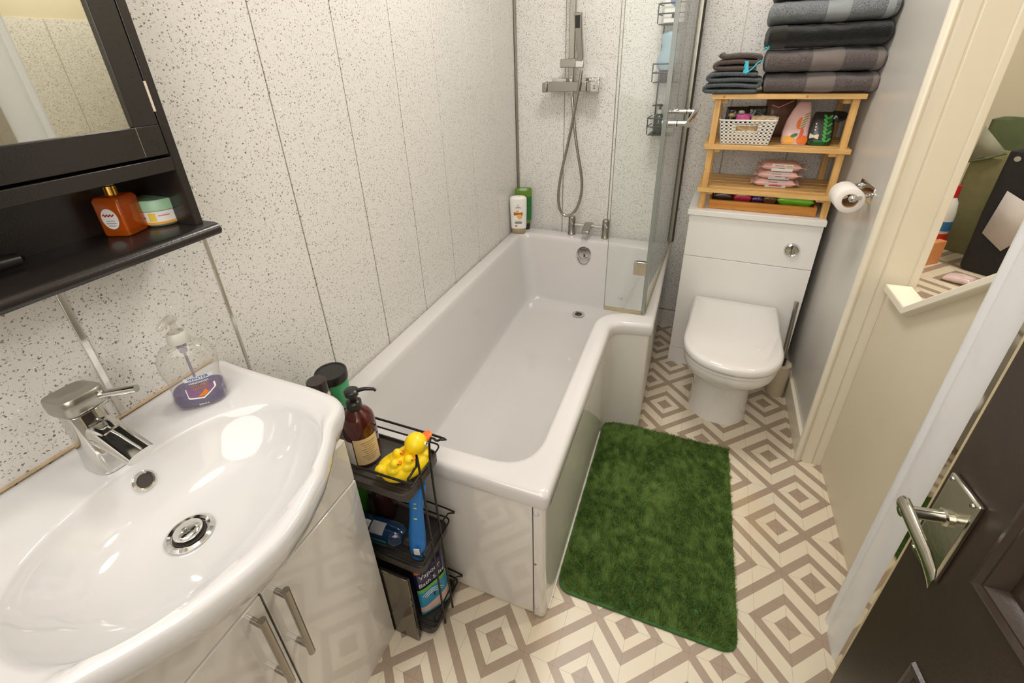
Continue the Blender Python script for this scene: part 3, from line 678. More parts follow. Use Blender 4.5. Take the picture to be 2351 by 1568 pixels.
# soap bottle on the basin
sb = thing('hand_soap_bottle', 'clear pump bottle a third full of purple hand soap on the washbasin corner', 'soap bottle', (.098, -1.945, .7975))
SA = math.radians(46); sx_, sy_ = (math.cos(SA), math.sin(SA)), (-math.sin(SA), math.cos(SA))
def sup(a, b, z, e=.75, n=36):
    out = []
    for k in range(n):
        t = 2 * math.pi * k / n; c_, s_ = math.cos(t), math.sin(t)
        u = a * abs(c_) ** e * (1 if c_ > 0 else -1); v = b * abs(s_) ** e * (1 if s_ > 0 else -1)
        out.append((.098 + u * sx_[0] + v * sy_[0], -1.945 + u * sx_[1] + v * sy_[1], z))
    return out
M_clear = clear('clear_plastic', (.95, .945, .93, 1), .03, .10, rgb(225, 222, 210)); M_purple = clear('purple_soap', (.34, .20, .50, 1), .05, .62, rgb(74, 48, 128))
SHP = [(.7985, .036, .024), (.8005, .042, .028), (.815, .0445, .030), (.835, .041, .029), (.855, .041, .028), (.880, .046, .029), (.900, .045, .027), (.915, .037, .024), (.924, .022, .018), (.927, .014, .014)]
MB().loft([sup(a, b, z) for z, a, b in SHP]).build('bottle', M_clear, sb, smooth=60)
MB().loft([sup(a - .002, b - .002, z) for z, a, b in ((.7995, .036, .024), (.802, .0415, .028), (.815, .0445, .030), (.829, .0422, .0293))]).build('liquid_soap', M_purple, sb, smooth=50)
cl = MB().lathe([(.0165, 0), (.017, .004), (.0165, .016), (.0135, .020), (.0125, .020), (.0120, .016), (.005, .016)], (.098, -1.945, .9275), n=26).build('collar', simple('grey_collar', rgb(196, 194, 182), .4), sb)
pm = MB(); pm.tube([(.098, -1.945, .942), (.098, -1.945, .972)], .0052, 12); pm.tube([(.098, -1.945, .9735), (.106, -1.960, .975), (.114, -1.976, .973)], [.0085, .0065, .0045], 12)
pm.lathe([(.009, 0), (.0095, .006), (.007, .009), (.001, .010)], (.098, -1.945, .968), n=18)
pm.build('pump', clear('pump_plastic', (.93, .92, .9, 1), .1, .28, rgb(226, 222, 212)), sb)
MB().lathe([(.008, 0), (.008, -.012), (.006, -.014), (.006, -.022), (.0022, -.024), (.0022, -.118)], (.098, -1.945, .9275), n=14).build('dip_tube', clear('tube_plastic', (.6, .55, .66, 1), .1, .55, rgb(150, 138, 160)), sb)
fa = Vector((sx_[0], sx_[1], 0)); fnrm = Vector((sy_[0], sy_[1], 0)) * -1
# the label faces the room: choose the broad side towards the camera
def face(u, z, h=0):
    # broad front surface y offset by superellipse
    k = np.interp(z, [q[0] for q in SHP], [q[1] for q in SHP]); kb = np.interp(z, [q[0] for q in SHP], [q[2] for q in SHP])
    c_ = min(1, abs(u) / k) ** (1 / .75); s_ = max(0, 1 - c_ * c_) ** .5; v = kb * s_ ** .75
    return Vector((.098, -1.945, z)) + fa * u + fnrm * (v + .0005 + h)
def facepatch(poly, nm, mat, par, h=0.0):
    # grid inside a convex polygon in (u, z)
    us = [p[0] for p in poly]; zs_ = [p[1] for p in poly]; V = []; F = []; n = 14; m = 14
    for j in range(m + 1):
        z = min(zs_) + (max(zs_) - min(zs_)) * j / m; xs = []
        for i in range(len(poly)):
            (u0, a0), (u1, a1) = poly[i - 1], poly[i]
            if (a0 - z) * (a1 - z) <= 1e-12 and abs(a1 - a0) > 1e-9: xs.append(u0 + (u1 - u0) * (z - a0) / (a1 - a0))
        if not xs: xs = [0, 0]
        for i in range(n + 1): V.append(face(min(xs) + (max(xs) - min(xs)) * i / n, z, h))
    for j in range(m):
        for i in range(n): q = j * (n + 1) + i; F.append([q, q + 1, q + n + 2, q + n + 1])
    return MB().add(V, F).build(nm, mat, par, smooth=60)
lbs = facepatch([(-0.0130, 0.8225), (0.0110, 0.8185), (0.0330, 0.8340), (0.0330, 0.8440), (-0.0130, 0.8440)], 'label', M_label, sb)
facepatch([(-0.0115, 0.8255), (0.0110, 0.8215), (0.0305, 0.8350), (0.0305, 0.8455), (-0.0115, 0.8455)], 'label_picture', simple('purple_print', rgb(128, 92, 128), .4, var=.2, scale=200), lbs, .0003)
facepatch([(0.0010, 0.8245), (0.0130, 0.8235), (0.0210, 0.8300), (0.0170, 0.8380), (0.0100, 0.8310)], 'honeycomb_print', simple('honey_print', rgb(214, 120, 40), .4, var=.25, scale=300), lbs, .0006)
facepatch([(-0.0100, 0.8580), (0.0340, 0.8580), (0.0340, 0.8665), (-0.0100, 0.8665)], 'winter_band', simple('pale_blue_print', rgb(205, 212, 224), .4), lbs, .0003)
def stxt(t, size, u, z, mat, nm):
    u += .007; z += .012 if t != '500ml e' else .004; text_mb(t, size, lambda a, b, h: face(u + a, z + b, .0008 + h), .0001).build(nm, mat, lbs, smooth=0)
stxt('WINTER', .0085, .005, .8502, simple('navy_ink', rgb(50, 66, 128), .5), 'lettering')
stxt('HANDWASH', .0052, .004, .8415, simple('white_ink', rgb(240, 238, 240), .5), 'lettering')
M_hon = simple('ochre_ink', rgb(196, 140, 66), .5)
stxt('HONEYED', .0058, .004, .8350, M_hon, 'lettering'); stxt('ALMOND', .0058, .004, .8292, M_hon, 'lettering')
stxt('500ml e', .005, .0, .8030, simple('white_ink', rgb(240, 238, 240), .5), 'lettering')

# ---------------------------------------------------------------- toilet and boxed cistern
M_pan = simple('white_toilet_ceramic', rgb(234, 231, 227), .08, coat=.5, var=.01, scale=4)
wu = thing('cistern_unit', 'white boxed cistern unit behind the toilet on the end wall', 'cistern unit', (1.14, -.2, 0), xf=xfW)
MB(xfW).box(.908, -.357, .0, 1.382, -.06, .745).build('carcass', M_board, wu)
MB(xfW).box(.908, -.375, .563, 1.382, -.358, .742).build('upper_panel', M_board, wu, bevel=.0012)
MB(xfW).box(.908, -.375, .088, 1.382, -.358, .561).build('lower_panel', M_board, wu, bevel=.0012)
MB(xfW).box(.906, -.374, .0, 1.384, -.358, .0865).build('plinth', M_board, wu, bevel=.0012)
MB(xfW).box(.900, -.387, .7455, 1.386, -.058, .768).build('top_board', M_board, wu, bevel=.002)
fb = MB(xfW).lathe([(.0275, 0), (.0275, .005), (.024, .010), (.0215, .0085), (.0205, .008), (.019, .011), (.001, .0125)], (1.298, -.375, .640), (0, -1, 0), 36).build('flush_button', M_chrome, wu, smooth=50)
MB(xfW).box(1.2975, -.3883, .6225, 1.2985, -.3865, .6575).build('button_split', M_dkgap, fb)
tp = thing('toilet', 'white back-to-wall toilet with its D-shaped lid closed', 'toilet', (1.14, -.6, 0), xf=xfW)
def dring(hw_, yf, z, yb=-.377, n=26, cx_=1.140, ys=None, e=.92):
    ys = ys if ys is not None else yf + hw_ * 1.05
    out = [(cx_ - hw_ * .97, yb, z)]
    for k in range(n + 1):
        t = math.pi * k / n; c_, s_ = math.cos(t), math.sin(t)
        out.append((cx_ - hw_ * (abs(c_) ** e) * (1 if c_ > 0 else -1), ys - (ys - yf) * abs(s_) ** e, z))
    out.append((cx_ + hw_ * .97, yb, z)); return out
PR = [dring(.112, -.738, 0), dring(.111, -.736, .006), dring(.107, -.730, .06), dring(.104, -.728, .15), dring(.105, -.735, .19), dring(.112, -.765, .222), dring(.128, -.815, .246), dring(.147, -.862, .270), dring(.158, -.886, .300), dring(.161, -.894, .325), dring(.160, -.893, .336), dring(.150, -.88, .338)]
MB(xfW).loft(PR).build('pan', M_pan, tp, smooth=60)
ST = [dring(.158, -.892, .3395, -.405), dring(.163, -.900, .342, -.403), dring(.163, -.900, .352, -.403), dring(.160, -.895, .354, -.405)]
MB(xfW).loft(ST).build('seat', M_pan, tp, smooth=50)
LD = [dring(.161, -.898, .3555, -.400), dring(.1665, -.906, .358, -.396), dring(.168, -.909, .366, -.395), dring(.1675, -.907, .380, -.395), dring(.164, -.902, .3875, -.397), dring(.155, -.888, .391, -.404), dring(.10, -.80, .3935, -.45), dring(.04, -.68, .394, -.50)]
MB(xfW).loft(LD).build('lid', M_pan, tp, smooth=60)
# toilet roll on its holder
rh = thing('toilet_roll_holder', 'chrome toilet roll holder on the right wall beside the wooden rack', 'roll holder', (1.405, -.65, .94))
RX = 1.335; RZ = .948
MB().box(1.4005, -.715, .920, 1.4075, -.575, .968).build('wall_plate', M_chrome, rh, bevel=.003)
MB().tube([(1.404, -.700, .944), (1.39, -.705, .944), (RX + .012, -.785, RZ + .007), (RX, -.789, RZ + .007)], [.012, .008, .006, .006], 12).build('arm', M_chrome, rh)
MB().tube([(1.404, -.60, .950), (1.39, -.60, .952), (RX + .008, -.665, .962)], [.012, .007, .006], 12).build('arm', M_chrome, rh)
MB().ball((RX - .001, -.791, RZ + .007), (.011, .009, .011)).build('end_knob', M_chrome, rh)
MB().tube([(RX, -.788, RZ + .007), (RX, -.668, RZ + .007)], .0055, 12).build('spindle', M_chrome, rh)
tr = thing('toilet_roll', 'white toilet roll hanging on the chrome holder', 'toilet roll', (RX, -.72, RZ - .03))
MB().lathe([(.0205, 0), (.0355, 0), (.0372, .002), (.0372, .086), (.0355, .088), (.0205, .088), (.0205, 0)], (RX, -.768, RZ - .006), (0, 1, 0), 48, caps=False).build('paper', M_paper, tr, smooth=50)
MB().lathe([(.0202, .0), (.0202, .088), (.0190, .088), (.0190, .0), (.0202, 0)], (RX, -.768, RZ - .006), (0, 1, 0), 32, caps=False).build('card_tube', M_card, tr, smooth=50)
# toilet brush
tbh = thing('toilet_brush', 'beige toilet brush pot with steel handle between toilet and right wall', 'toilet brush', (1.352, -.462, 0))
MB().lathe([(.034, 0), (.0355, .003), (.0365, .10), (.0375, .155), (.036, .157), (.034, .15), (.001, .148)], (1.358, -.465, .0005), n=32).build('pot', simple('beige_plastic', rgb(204, 190, 164), .4), tbh)
MB().tube([(1.358, -.465, .15), (1.353, -.445, .44)], [.0085, .008], 14).build('handle', M_steel, tbh)
MB().lathe([(.012, 0), (.013, .03), (.009, .034)], (1.358, -.465, .149), n=18).build('handle_collar', M_blackp, tbh)

# ---------------------------------------------------------------- wooden rack with its contents
Z0 = .7685
rk = thing('wooden_rack', 'small slatted pine rack standing on the cistern unit', 'rack', (1.15, -.22, Z0), xf=xfW)
for x, y in ((.935, -.358), (1.362, -.358), (.935, -.10), (1.362, -.10)):
    MB(xfW).box(x, y, Z0, x + .022, y + .022, 1.187).build('leg', M_woodz, rk, bevel=.0015)
def slats(zt, nm):
    for i, (y, d) in enumerate(((-.378, .0195), (-.334, .040), (-.284, .040), (-.234, .040), (-.184, .040), (-.134, .030))):
        MB(xfW).box(.922, y, zt - .017, 1.396, y + d, zt).build(nm, M_woodx, rk, bevel=.0012)
slats(1.2045, 'top_slat'); slats(1.026, 'shelf_slat'); slats(.858, 'shelf_slat')
for zt in (1.2045, 1.026, .858):
    for x in (.957, 1.340): MB(xfW).box(x, -.336, zt - .034, x + .022, -.10, zt - .0172).build('cross_bar', M_woodz, rk)
for x in (.945, 1.205): MB(xfW).lathe([(.0045, 0), (.0035, .0006), (.001, .0008)], (x + .02, -.378, 1.196), (0, -1, 0), 12).build('dowel_end', M_tray, rk)

def tbox(mb, x0, y0, z0, x1, y1, z1): return mb.box(x0, y0, z0, x1, y1, z1)
def towel(name, label, col, x0, x1, y0, y1, z0, z1, bands=(), seed=0, hemmat=None, layers=2, lean=0.0, group='folded bath towels on the rack', xf=xfW):
    r_ = random.Random(seed); t = thing(name, label, 'towel', ((x0 + x1) / 2, (y0 + y1) / 2, z0), group, xf)
    h = (z1 - z0) / 2 - .0008; zc = (z0 + z1) / 2
    def ringat(x, k=1.0, inset=0.0, grow=0.0):
        out = []; n = 34; sag = .004 * math.sin(x * 23 + seed * 2.1) + .003 * math.sin(x * 51 + seed)
        yy0 = y0 + .005 * math.sin(x * 17 + seed * 1.7) + inset; yy1 = y1
        hh = h * k
        for i in range(n):
            a = 2 * math.pi * i / n; c_, s_ = math.cos(a), math.sin(a); e = .55
            yc = (yy0 + yy1) / 2; hy = (yy1 - yy0) / 2 + grow
            py = yc + hy * (abs(c_) ** (.28 if c_ > 0 else .62)) * (1 if c_ > 0 else -1)
            pz = zc + (hh + grow) * (abs(s_) ** .70) * (1 if s_ > 0 else -1) - (abs(sag) if s_ > .2 else 0) * .6
            # crease of the fold along the front
            w_ = .0016 * noise.noise(Vector((x * 30, py * 30, pz * 60 + seed)))
            out.append((x, py + w_, max(pz + w_, z0 + .0004)))
        return out
    n = 46; xs = [x0 + (x1 - x0) * i / n for i in range(n + 1)]
    rings = [ringat(x0, .55, .012)] + [ringat(x0 + .004, .9, .003)] + [ringat(x) for x in xs[1:-1]] + [ringat(x1 - .003, .93, .003), ringat(x1, .6, .014)]
    MB(xf).loft(rings).build('folded_cloth', towel_mat('terry_' + name + str(seed), col), t, smooth=70)
    for (a, b, c2) in bands:
        rr = [ringat(x0 + (x1 - x0) * (a + (b - a) * i / 10), 1, 0, .0016 if 0 < i < 10 else .0002) for i in range(11)]
        lab(MB(xf).loft(rr, False, False).build('woven_band', towel_mat('band_' + name + str(seed), c2, True), t, smooth=70), 'smoother flat woven band')
    return t
GB = rgb(102, 92, 90); GBb = rgb(122, 112, 106)
towel('folded_towel', 'grey-brown folded towel lying on the rack top, lowest of the tall stack', GB, 1.085, 1.418, -.395, -.12, 1.2050, 1.271, [(.38, .62, GBb), (.93, .975, GBb)], 1)
towel('folded_towel', 'grey-brown folded towel directly under the black towel', GB, 1.076, 1.415, -.405, -.12, 1.2715, 1.345, [(.40, .66, GBb), (.92, .975, GBb)], 2)
towel('folded_towel', 'black folded towel in the middle of the tall stack', rgb(23, 22, 21), 1.066, 1.408, -.405, -.12, 1.3455, 1.418, [(.035, .17, rgb(38, 37, 33))], 3)
towel('folded_towel', 'pale grey folded towel on top of the black towel', rgb(128, 132, 134), 1.062, 1.408, -.405, -.12, 1.4185, 1.489, [(.46, .64, rgb(150, 154, 154)), (.90, .96, rgb(146, 150, 150))], 4)
towel('folded_towel', 'charcoal folded towel at the top of the stack, above the pale grey one', rgb(62, 64, 66), 1.068, 1.408, -.40, -.12, 1.4895, 1.56, [], 5)
def roll_cloth(name, label, col, path, y0, y1, th, seed, group=None):
    """one cloth sheet folded back and forth: path runs in (x, z), the fold loops show at its left end"""
    zmin = min(p[1] for p in path); t = thing(name, label, 'cloth', (sum(p[0] for p in path) / len(path), (y0 + y1) / 2, zmin - th / 2), group, xfW)
    P = smooth_path([(p[0], 0, p[1]) for p in path], 6); sec = []
    n = len(P); N = 26; R_ = []
    for i in range(n):
        tg_ = (P[min(i + 1, n - 1)] - P[max(i - 1, 0)]).normalized(); nr = Vector((-tg_.z, 0, tg_.x)); e_ = 1 if 0 < i < n - 1 else .5
        out = []
        for q in range(N):
            a = 2 * math.pi * q / N; c_, s_ = math.cos(a), math.sin(a)
            y = (y0 + y1) / 2 + (y1 - y0) / 2 * (1 if c_ > 0 else -1) * abs(c_) ** .3
            wv = .0016 * noise.noise(Vector((P[i].x * 25 + seed, y * 18, P[i].z * 25)))
            h_ = th / 2 * e_ * (1 if s_ > 0 else -1) * abs(s_) ** .6
            v = P[i] + nr * (h_ + wv); out.append((v.x, y, max(v.z, zmin - th / 2 + .0002)))
        R_.append(out)
    MB(xfW).loft(R_).build('folded_sheet', towel_mat('fleece_%d' % seed, col), t, smooth=70)
    return t
def fold_path(x0, x1, z0, th, n, dx=.01):
    P = []
    for k in range(n):
        z = z0 + th * (k + .5)
        row = [(x1 - .004 * (k % 2), z - .002 * (k > 0)), ((x0 + x1) / 2 + .01, z + (.002 if k else 0)), (x0 + .016 + dx * k, z)]
        if k % 2 == 0: P += row + [(x0 + .001 + dx * k, z + th * .5)]
        else: P += row[::-1] + ([(x1 + .006, z + th * .5)] if k < n - 1 else [])
    return P
roll_cloth('folded_cloth', 'slate blue folded cloth at the left on the rack top', rgb(86, 94, 96), fold_path(.892, 1.066, 1.2050, .0183, 4, .003), -.388, -.17, .0164, 1)
bc2 = roll_cloth('folded_cloth', 'brown folded cloth with turquoise edging on the slate blue cloth', rgb(92, 78, 70), fold_path(.916, 1.052, 1.2800, .0188, 3, .006), -.384, -.17, .0175, 2)
tq = MB(xfW); tq.loft([[(1.012 + .006 * math.sin(k), -.3838 - .001 * k, 1.312 - .0125 * k), (1.024 + .002 * k, -.3838 - .001 * k, 1.312 - .0125 * k), (1.024 + .002 * k, -.381, 1.312 - .0125 * k), (1.012, -.381, 1.312 - .0125 * k)] for k in range(4)])
tq.tube(smooth_path([(1.020, -.386, 1.272), (1.040, -.388, 1.288), (1.052, -.388, 1.305), (1.062, -.386, 1.311), (1.070, -.38, 1.309)]), .0022, 8)
tq.tube(smooth_path([(1.066, -.378, 1.345), (1.070, -.384, 1.352), (1.078, -.389, 1.348), (1.074, -.386, 1.366)]), .0025, 8)
lab(tq.build('edging', simple('turquoise_trim', rgb(60, 186, 206), .6), bc2), 'turquoise edging')

# packets: soft pillow shaped bags
def pillow(mb, c, hx, hz, hy, up=(0, 0, 1), right=(1, 0, 0), n=14, m=14, crimp=.0, wob=.004, seed=0, topk=1.0):
    c, up, right = Vector(c), Vector(up).normalized(), Vector(right).normalized(); dep = right.cross(up)
    V = []; F = []
    for side in (1, -1):
        for j in range(m + 1):
            for i in range(n + 1):
                u = -1 + 2 * i / n; v = -1 + 2 * j / m; b = max(0, (1 - u ** 4) * (1 - v ** 4)) ** .45
                wx = hx * (1 + (topk - 1) * (v + 1) / 2)
                w_ = wob * noise.noise(Vector((u * 2.2 + seed, v * 2.2, side + seed * 3)))
                V.append(c + right * (u * wx) + up * (v * hz) - dep * side * (hy * b + .0008) * -1 * -1 + dep * w_ * b)
    K = (n + 1) * (m + 1)
    for s_ in (0, 1):
        for j in range(m):
            for i in range(n):
                q = s_ * K + j * (n + 1) + i; f = [q, q + 1, q + n + 2, q + n + 1]; F.append(f if s_ == 0 else f[::-1])
    idx = [i for i in range(n + 1)] + [j * (n + 1) + n for j in range(1, m + 1)] + [m * (n + 1) + i for i in range(n - 1, -1, -1)] + [j * (n + 1) for j in range(m - 1, 0, -1)]
    for a, b in zip(idx, idx[1:] + idx[:1]): F.append([a, b, K + b, K + a])
    return mb.add(V, F)
def foil(name, c, var=.3, sc=60, rough=.28): return simple(name, c, rough, coat=.3, var=var, scale=sc)
# white lattice basket
ZS = 1.0265
bk = thing('lattice_basket', 'small white plastic lattice basket on the upper shelf of the rack', 'basket', (1.05, -.29, ZS), xf=xfW)
bw = MB(xfW)
def bp4(x, z, side):
    # point on the sloping side of the basket, x in [-1, 1], z in [0, 1]
    hx = .082 + .014 * z; hy = .062 + .008 * z; zz = ZS + .001 + .085 * z
    cx_, cy_ = 1.058, -.292
    if side == 0: return Vector((cx_ + hx * x, cy_ - hy, zz))
    if side == 1: return Vector((cx_ + hx * x, cy_ + hy, zz))
    if side == 2: return Vector((cx_ - hx, cy_ + hy * x, zz))
    return Vector((cx_ + hx, cy_ + hy * x, zz))
def strip(side, x0, x1, z0, z1):
    P = [bp4(x0, z0, side), bp4(x1, z0, side), bp4(x1, z1, side), bp4(x0, z1, side)]
    d = {0: (0, .0024, 0), 1: (0, -.0024, 0), 2: (.0024, 0, 0), 3: (-.0024, 0, 0)}[side]
    bw.extr(P, d)
for side in range(4):
    nx = 12 if side < 2 else 9
    for k in range(nx + 1):
        x = -1 + 2 * k / nx; w_ = .042 if side < 2 else .06
        a, b = max(-1, x - w_), min(1, x + w_)
        if side == 0 and abs(x) < .36:
            strip(side, a, b, 0, .56); strip(side, a, b, .80, 1)
        else: strip(side, a, b, 0, 1)
    for k in range(8):
        z = k / 7; a, b = max(0, z - .036), min(1, z + .036)
        if side == 0 and .56 < z < .80:
            strip(side, -1, -.40, a, b); strip(side, .40, 1, a, b)
        else: strip(side, -1, 1, a, b)
for (x0, x1, z0, z1) in ((-.43, .43, .50, .57), (-.43, .43, .79, .86), (-.47, -.40, .53, .83), (.40, .47, .53, .83)): strip(0, x0, x1, z0, z1)
M_bask = simple('white_basket_plastic', rgb(234, 230, 220), .45)
bw.build('lattice', M_bask, bk, smooth=0)
MB(xfW).box(1.058 - .081, -.292 - .061, ZS + .0004, 1.058 + .081, -.292 + .061, ZS + .003).build('base', M_bask, bk)
rm = [bp4(-1, 1, 0), bp4(1, 1, 0), bp4(1, 1, 1), bp4(-1, 1, 1)]
rp = rpoly([(q.x, q.y) for q in rm], .012, 5)
MB(xfW).tube([(x, y, ZS + .087) for x, y in rp], .0028, 8, True).build('rim', M_bask, bk)
def packet(name, label, c, hx, hz, hy, mat, up=(0, 0, 1), right=(1, 0, 0), cat='packet', seed=0, group=None, topk=1.0, wob=.006):
    mb = pillow(MB(xfW), c, hx, hz, hy, up, right, seed=seed, topk=topk, wob=wob)
    c = Vector(c); base = c - Vector((0, 0, hz if abs(up[2]) > .5 else hy))
    return tag(mb.build(name, mat, None, base, smooth=70), label, cat, group)
blk = foil('black_floral_foil', rgb(34, 28, 28), .6, 70)
def prints(par, spots, xf=xfW):
    for (nm, c, r3, mt) in spots: MB(xf).ball(c, r3, 14, 8).build(nm, mt, par)
p = packet('sachet', 'black floral packet standing in the white basket', (1.018, -.285, 1.118), .040, .036, .014, blk, (.05, .2, 1), (1, .1, 0), 'packet', 1)
prints(p, [('blossom_print', (1.000, -.3015, 1.125), (.012, .003, .008), foil('gold_print', rgb(190, 160, 96))), ('blossom_print', (1.032, -.302, 1.136), (.011, .003, .007), foil('cream_print', rgb(204, 190, 164)))])
packet('sachet', 'shiny pink packet lying on top in the white basket', (1.040, -.322, 1.119), .024, .014, .008, foil('pink_foil', rgb(214, 92, 160), .3, 90), (0, .3, 1), (1, 0, .05), 'packet', 2)
packet('sachet', 'dark green packet at the back of the white basket', (1.085, -.262, 1.125), .034, .03, .012, foil('dark_green_foil', rgb(40, 44, 34), .5), (0, .2, 1), (1, .1, 0), 'packet', 3)
packet('cloth_bundle', 'cream cloth crumpled over the right corner of the white basket', (1.128, -.325, 1.113), .030, .013, .010, towel_mat('cream_cloth', rgb(226, 208, 178), True), (.1, .1, 1), (1, 0, -.08), 'cloth', 4, wob=.02)
packet('cloth_bundle', 'beige rolled cloth between pink packet and cream cloth in the basket', (1.088, -.322, 1.112), .020, .014, .013, towel_mat('beige_cloth', rgb(222, 190, 150), True), (0, .2, 1), (1, 0, 0), 'cloth', 14, wob=.012)
packet('sachet', 'tan packet inside the white basket behind its handle hole', (1.055, -.315, 1.065), .052, .030, .018, foil('tan_foil', rgb(186, 150, 96), .5, 60), (0, .05, 1), (1, 0, 0), 'packet', 5)
bag_b = packet('paper_bag', 'brown packet with pale edge at the back between basket and pink pouch', (1.165, -.165, 1.105), .055, .074, .03, foil('brown_paper', rgb(120, 84, 66), .2, 20, .6), (.05, .1, 1), (1, .3, 0), 'bag', 6)
MB(xfW).tube([(1.135, -.201, 1.152), (1.158, -.215, 1.145), (1.205, -.201, 1.168)], .0022, 6).build('pale_edge', simple('pale_pink_edge', rgb(226, 170, 150), .5), bag_b)
pp = thing('fruit_pouch', 'pale pink pouch printed with oranges standing on the upper shelf', 'pouch', (1.222, -.30, ZS), xf=xfW)
FO = lambda u, v, h=0: Vector((1.224 + u + .010 * (v > .06) * (v - .06) / .07, -.318 + .055 * (v / .14) - h, ZS + .0006 + v))
mb = MB(xfW); V = []; F = []
PRF = [(0, .040, .022), (.01, .043, .026), (.04, .043, .024), (.08, .038, .018), (.11, .031, .011), (.138, .020, .004), (.142, .016, .0015)]
mb.loft([[(1.224 + .012 * max(0, z - .06) / .08 + hx * a, -.300 + .045 * z / .14 + hy * b, ZS + .0008 + z) for a, b in rpoly([(-1, -1), (1, -1), (1, 1), (-1, 1)], .8, 6)] for z, hx, hy in PRF])
mb.build('pouch', foil('pink_pouch_foil', rgb(232, 192, 186), .12, 40, .4), pp, smooth=60)
def fpt(u, z, h=0):
    hx = np.interp(z, [q[0] for q in PRF], [q[1] for q in PRF]); hy = np.interp(z, [q[0] for q in PRF], [q[2] for q in PRF])
    k = min(1, abs(u) / hx); return Vector((1.224 + .012 * max(0, z - .06) / .08 + u, -.300 + .045 * z / .14 - hy * (1 - .35 * k ** 2.4) - .0006 - h, ZS + .0008 + z))
def fprint(par, nm, pts, mat, h=0, fp_=None):
    fp_ = fp_ or fpt; c = (sum(p[0] for p in pts) / len(pts), sum(p[1] for p in pts) / len(pts)); n = len(pts); V = [fp_(c[0], c[1], h)]
    for k in (.5, 1): V += [fp_(c[0] + (p[0] - c[0]) * k, c[1] + (p[1] - c[1]) * k, h) for p in pts]
    F = [[0, 1 + i, 1 + (i + 1) % n] for i in range(n)] + [[1 + i, 1 + n + i, 1 + n + (i + 1) % n, 1 + (i + 1) % n] for i in range(n)]
    return MB(xfW).add(V, F).build(nm, mat, par, smooth=70)
def ell(cx_, cz_, a, b, n=18, t0=0, t1=2 * math.pi, rot=0):
    o = []
    for k in range(n + (0 if t1 - t0 > 6.2 else 1)):
        t = t0 + (t1 - t0) * k / n; x, z = a * math.cos(t), b * math.sin(t); o.append((cx_ + x * math.cos(rot) - z * math.sin(rot), cz_ + x * math.sin(rot) + z * math.cos(rot)))
    return o
M_or1 = simple('orange_print', rgb(236, 120, 40), .4, var=.1); M_or2 = simple('amber_print', rgb(240, 166, 40), .4, var=.1); M_or3 = simple('grapefruit_print', rgb(226, 96, 66), .4, var=.1); M_lf = simple('leaf_print', rgb(52, 120, 50), .4, var=.2)
M_lf2 = simple('palm_print', rgb(150, 150, 84), .4)
fprint(pp, 'orange_print', ell(-.019, .016, .021, .0145), M_or2, .0004); fprint(pp, 'orange_print', ell(.023, .017, .019, .0155), M_or1, .0004)
fprint(pp, 'leaf_print', ell(-.004, .032, .012, .006, rot=.4), M_lf, .0006)
fprint(pp, 'slice_print', ell(.012, .040, .012, .020, t0=1.57, t1=4.71, rot=3.0) , M_or3, .0008); fprint(pp, 'slice_print', ell(.008, .072, .012, .020, t0=1.57, t1=4.71), M_or1, .0008)
for k in range(6): fprint(pp, 'palm_print', ell(.017 + .001 * k, .058 + .009 * k, .011, .0022, 10, rot=.5), M_lf2, .0006)
kp = thing('leaf_pouch', 'black pouch with green leaf print standing right of the pink pouch', 'pouch', (1.30, -.30, ZS), xf=xfW)
KPR = [(0, .036, .022), (.012, .040, .028), (.05, .039, .026), (.085, .035, .018), (.105, .030, .010), (.110, .026, .004)]
MB(xfW).loft([[(1.302 + hx * a, -.300 + .02 * z / .11 + hy * b, ZS + .0008 + z) for a, b in rpoly([(-1, -1), (1, -1), (1, 1), (-1, 1)], .8, 6)] for z, hx, hy in KPR]).build('pouch', foil('black_pouch_foil', rgb(38, 36, 36), .3, 50, .3), kp, smooth=60)
def kpt(u, z, h=0):
    hx = np.interp(z, [q[0] for q in KPR], [q[1] for q in KPR]); hy = np.interp(z, [q[0] for q in KPR], [q[2] for q in KPR]); k = min(1, abs(u) / hx)
    return Vector((1.302 + u, -.300 + .02 * z / .11 - hy * (1 - .35 * k ** 2.4) - .0006 - h, ZS + .0008 + z))
M_kg = simple('bright_leaf_print', rgb(70, 170, 70), .4, var=.2); M_kd = simple('deep_leaf_print', rgb(24, 96, 40), .4, var=.2)
fprint(kp, 'green_base_print', ell(-.004, .010, .032, .0095), M_kd, .0003, kpt)
for k in range(7):
    z = .016 + .0125 * k
    fprint(kp, 'leaf_print', ell(.012 - .001 * k, z + .004, .010, .0042, 10, rot=2.3), M_kg, .0006, kpt); fprint(kp, 'leaf_print', ell(.026 - .001 * k, z + .004, .009, .004, 10, rot=.8), M_kd if k % 2 else M_kg, .0006, kpt)
fprint(kp, 'cream_panel', [(-.034, .024), (-.006, .022), (-.006, .038), (-.034, .040)], simple('cream_label', rgb(222, 208, 178), .4), .0005, kpt)
for k, z in enumerate((.050, .060, .070)): fprint(kp, 'print_mark', [(-.022, z), (-.018, z), (-.018, z + .005), (-.022, z + .005)], M_label, .0005, kpt)
MB(xfW).add([(1.318, -.29, ZS + .100), (1.345, -.305, ZS + .078), (1.392, -.300, ZS + .104), (1.36, -.275, ZS + .112), (1.330, -.272, ZS + .114), (1.345, -.287, ZS + .082)], [[0, 1, 2, 3, 4], [0, 4, 3, 2, 5, 1][::-1]]).build('open_flap', foil('black_pouch_foil', rgb(38, 36, 36)), kp, solid=.002)
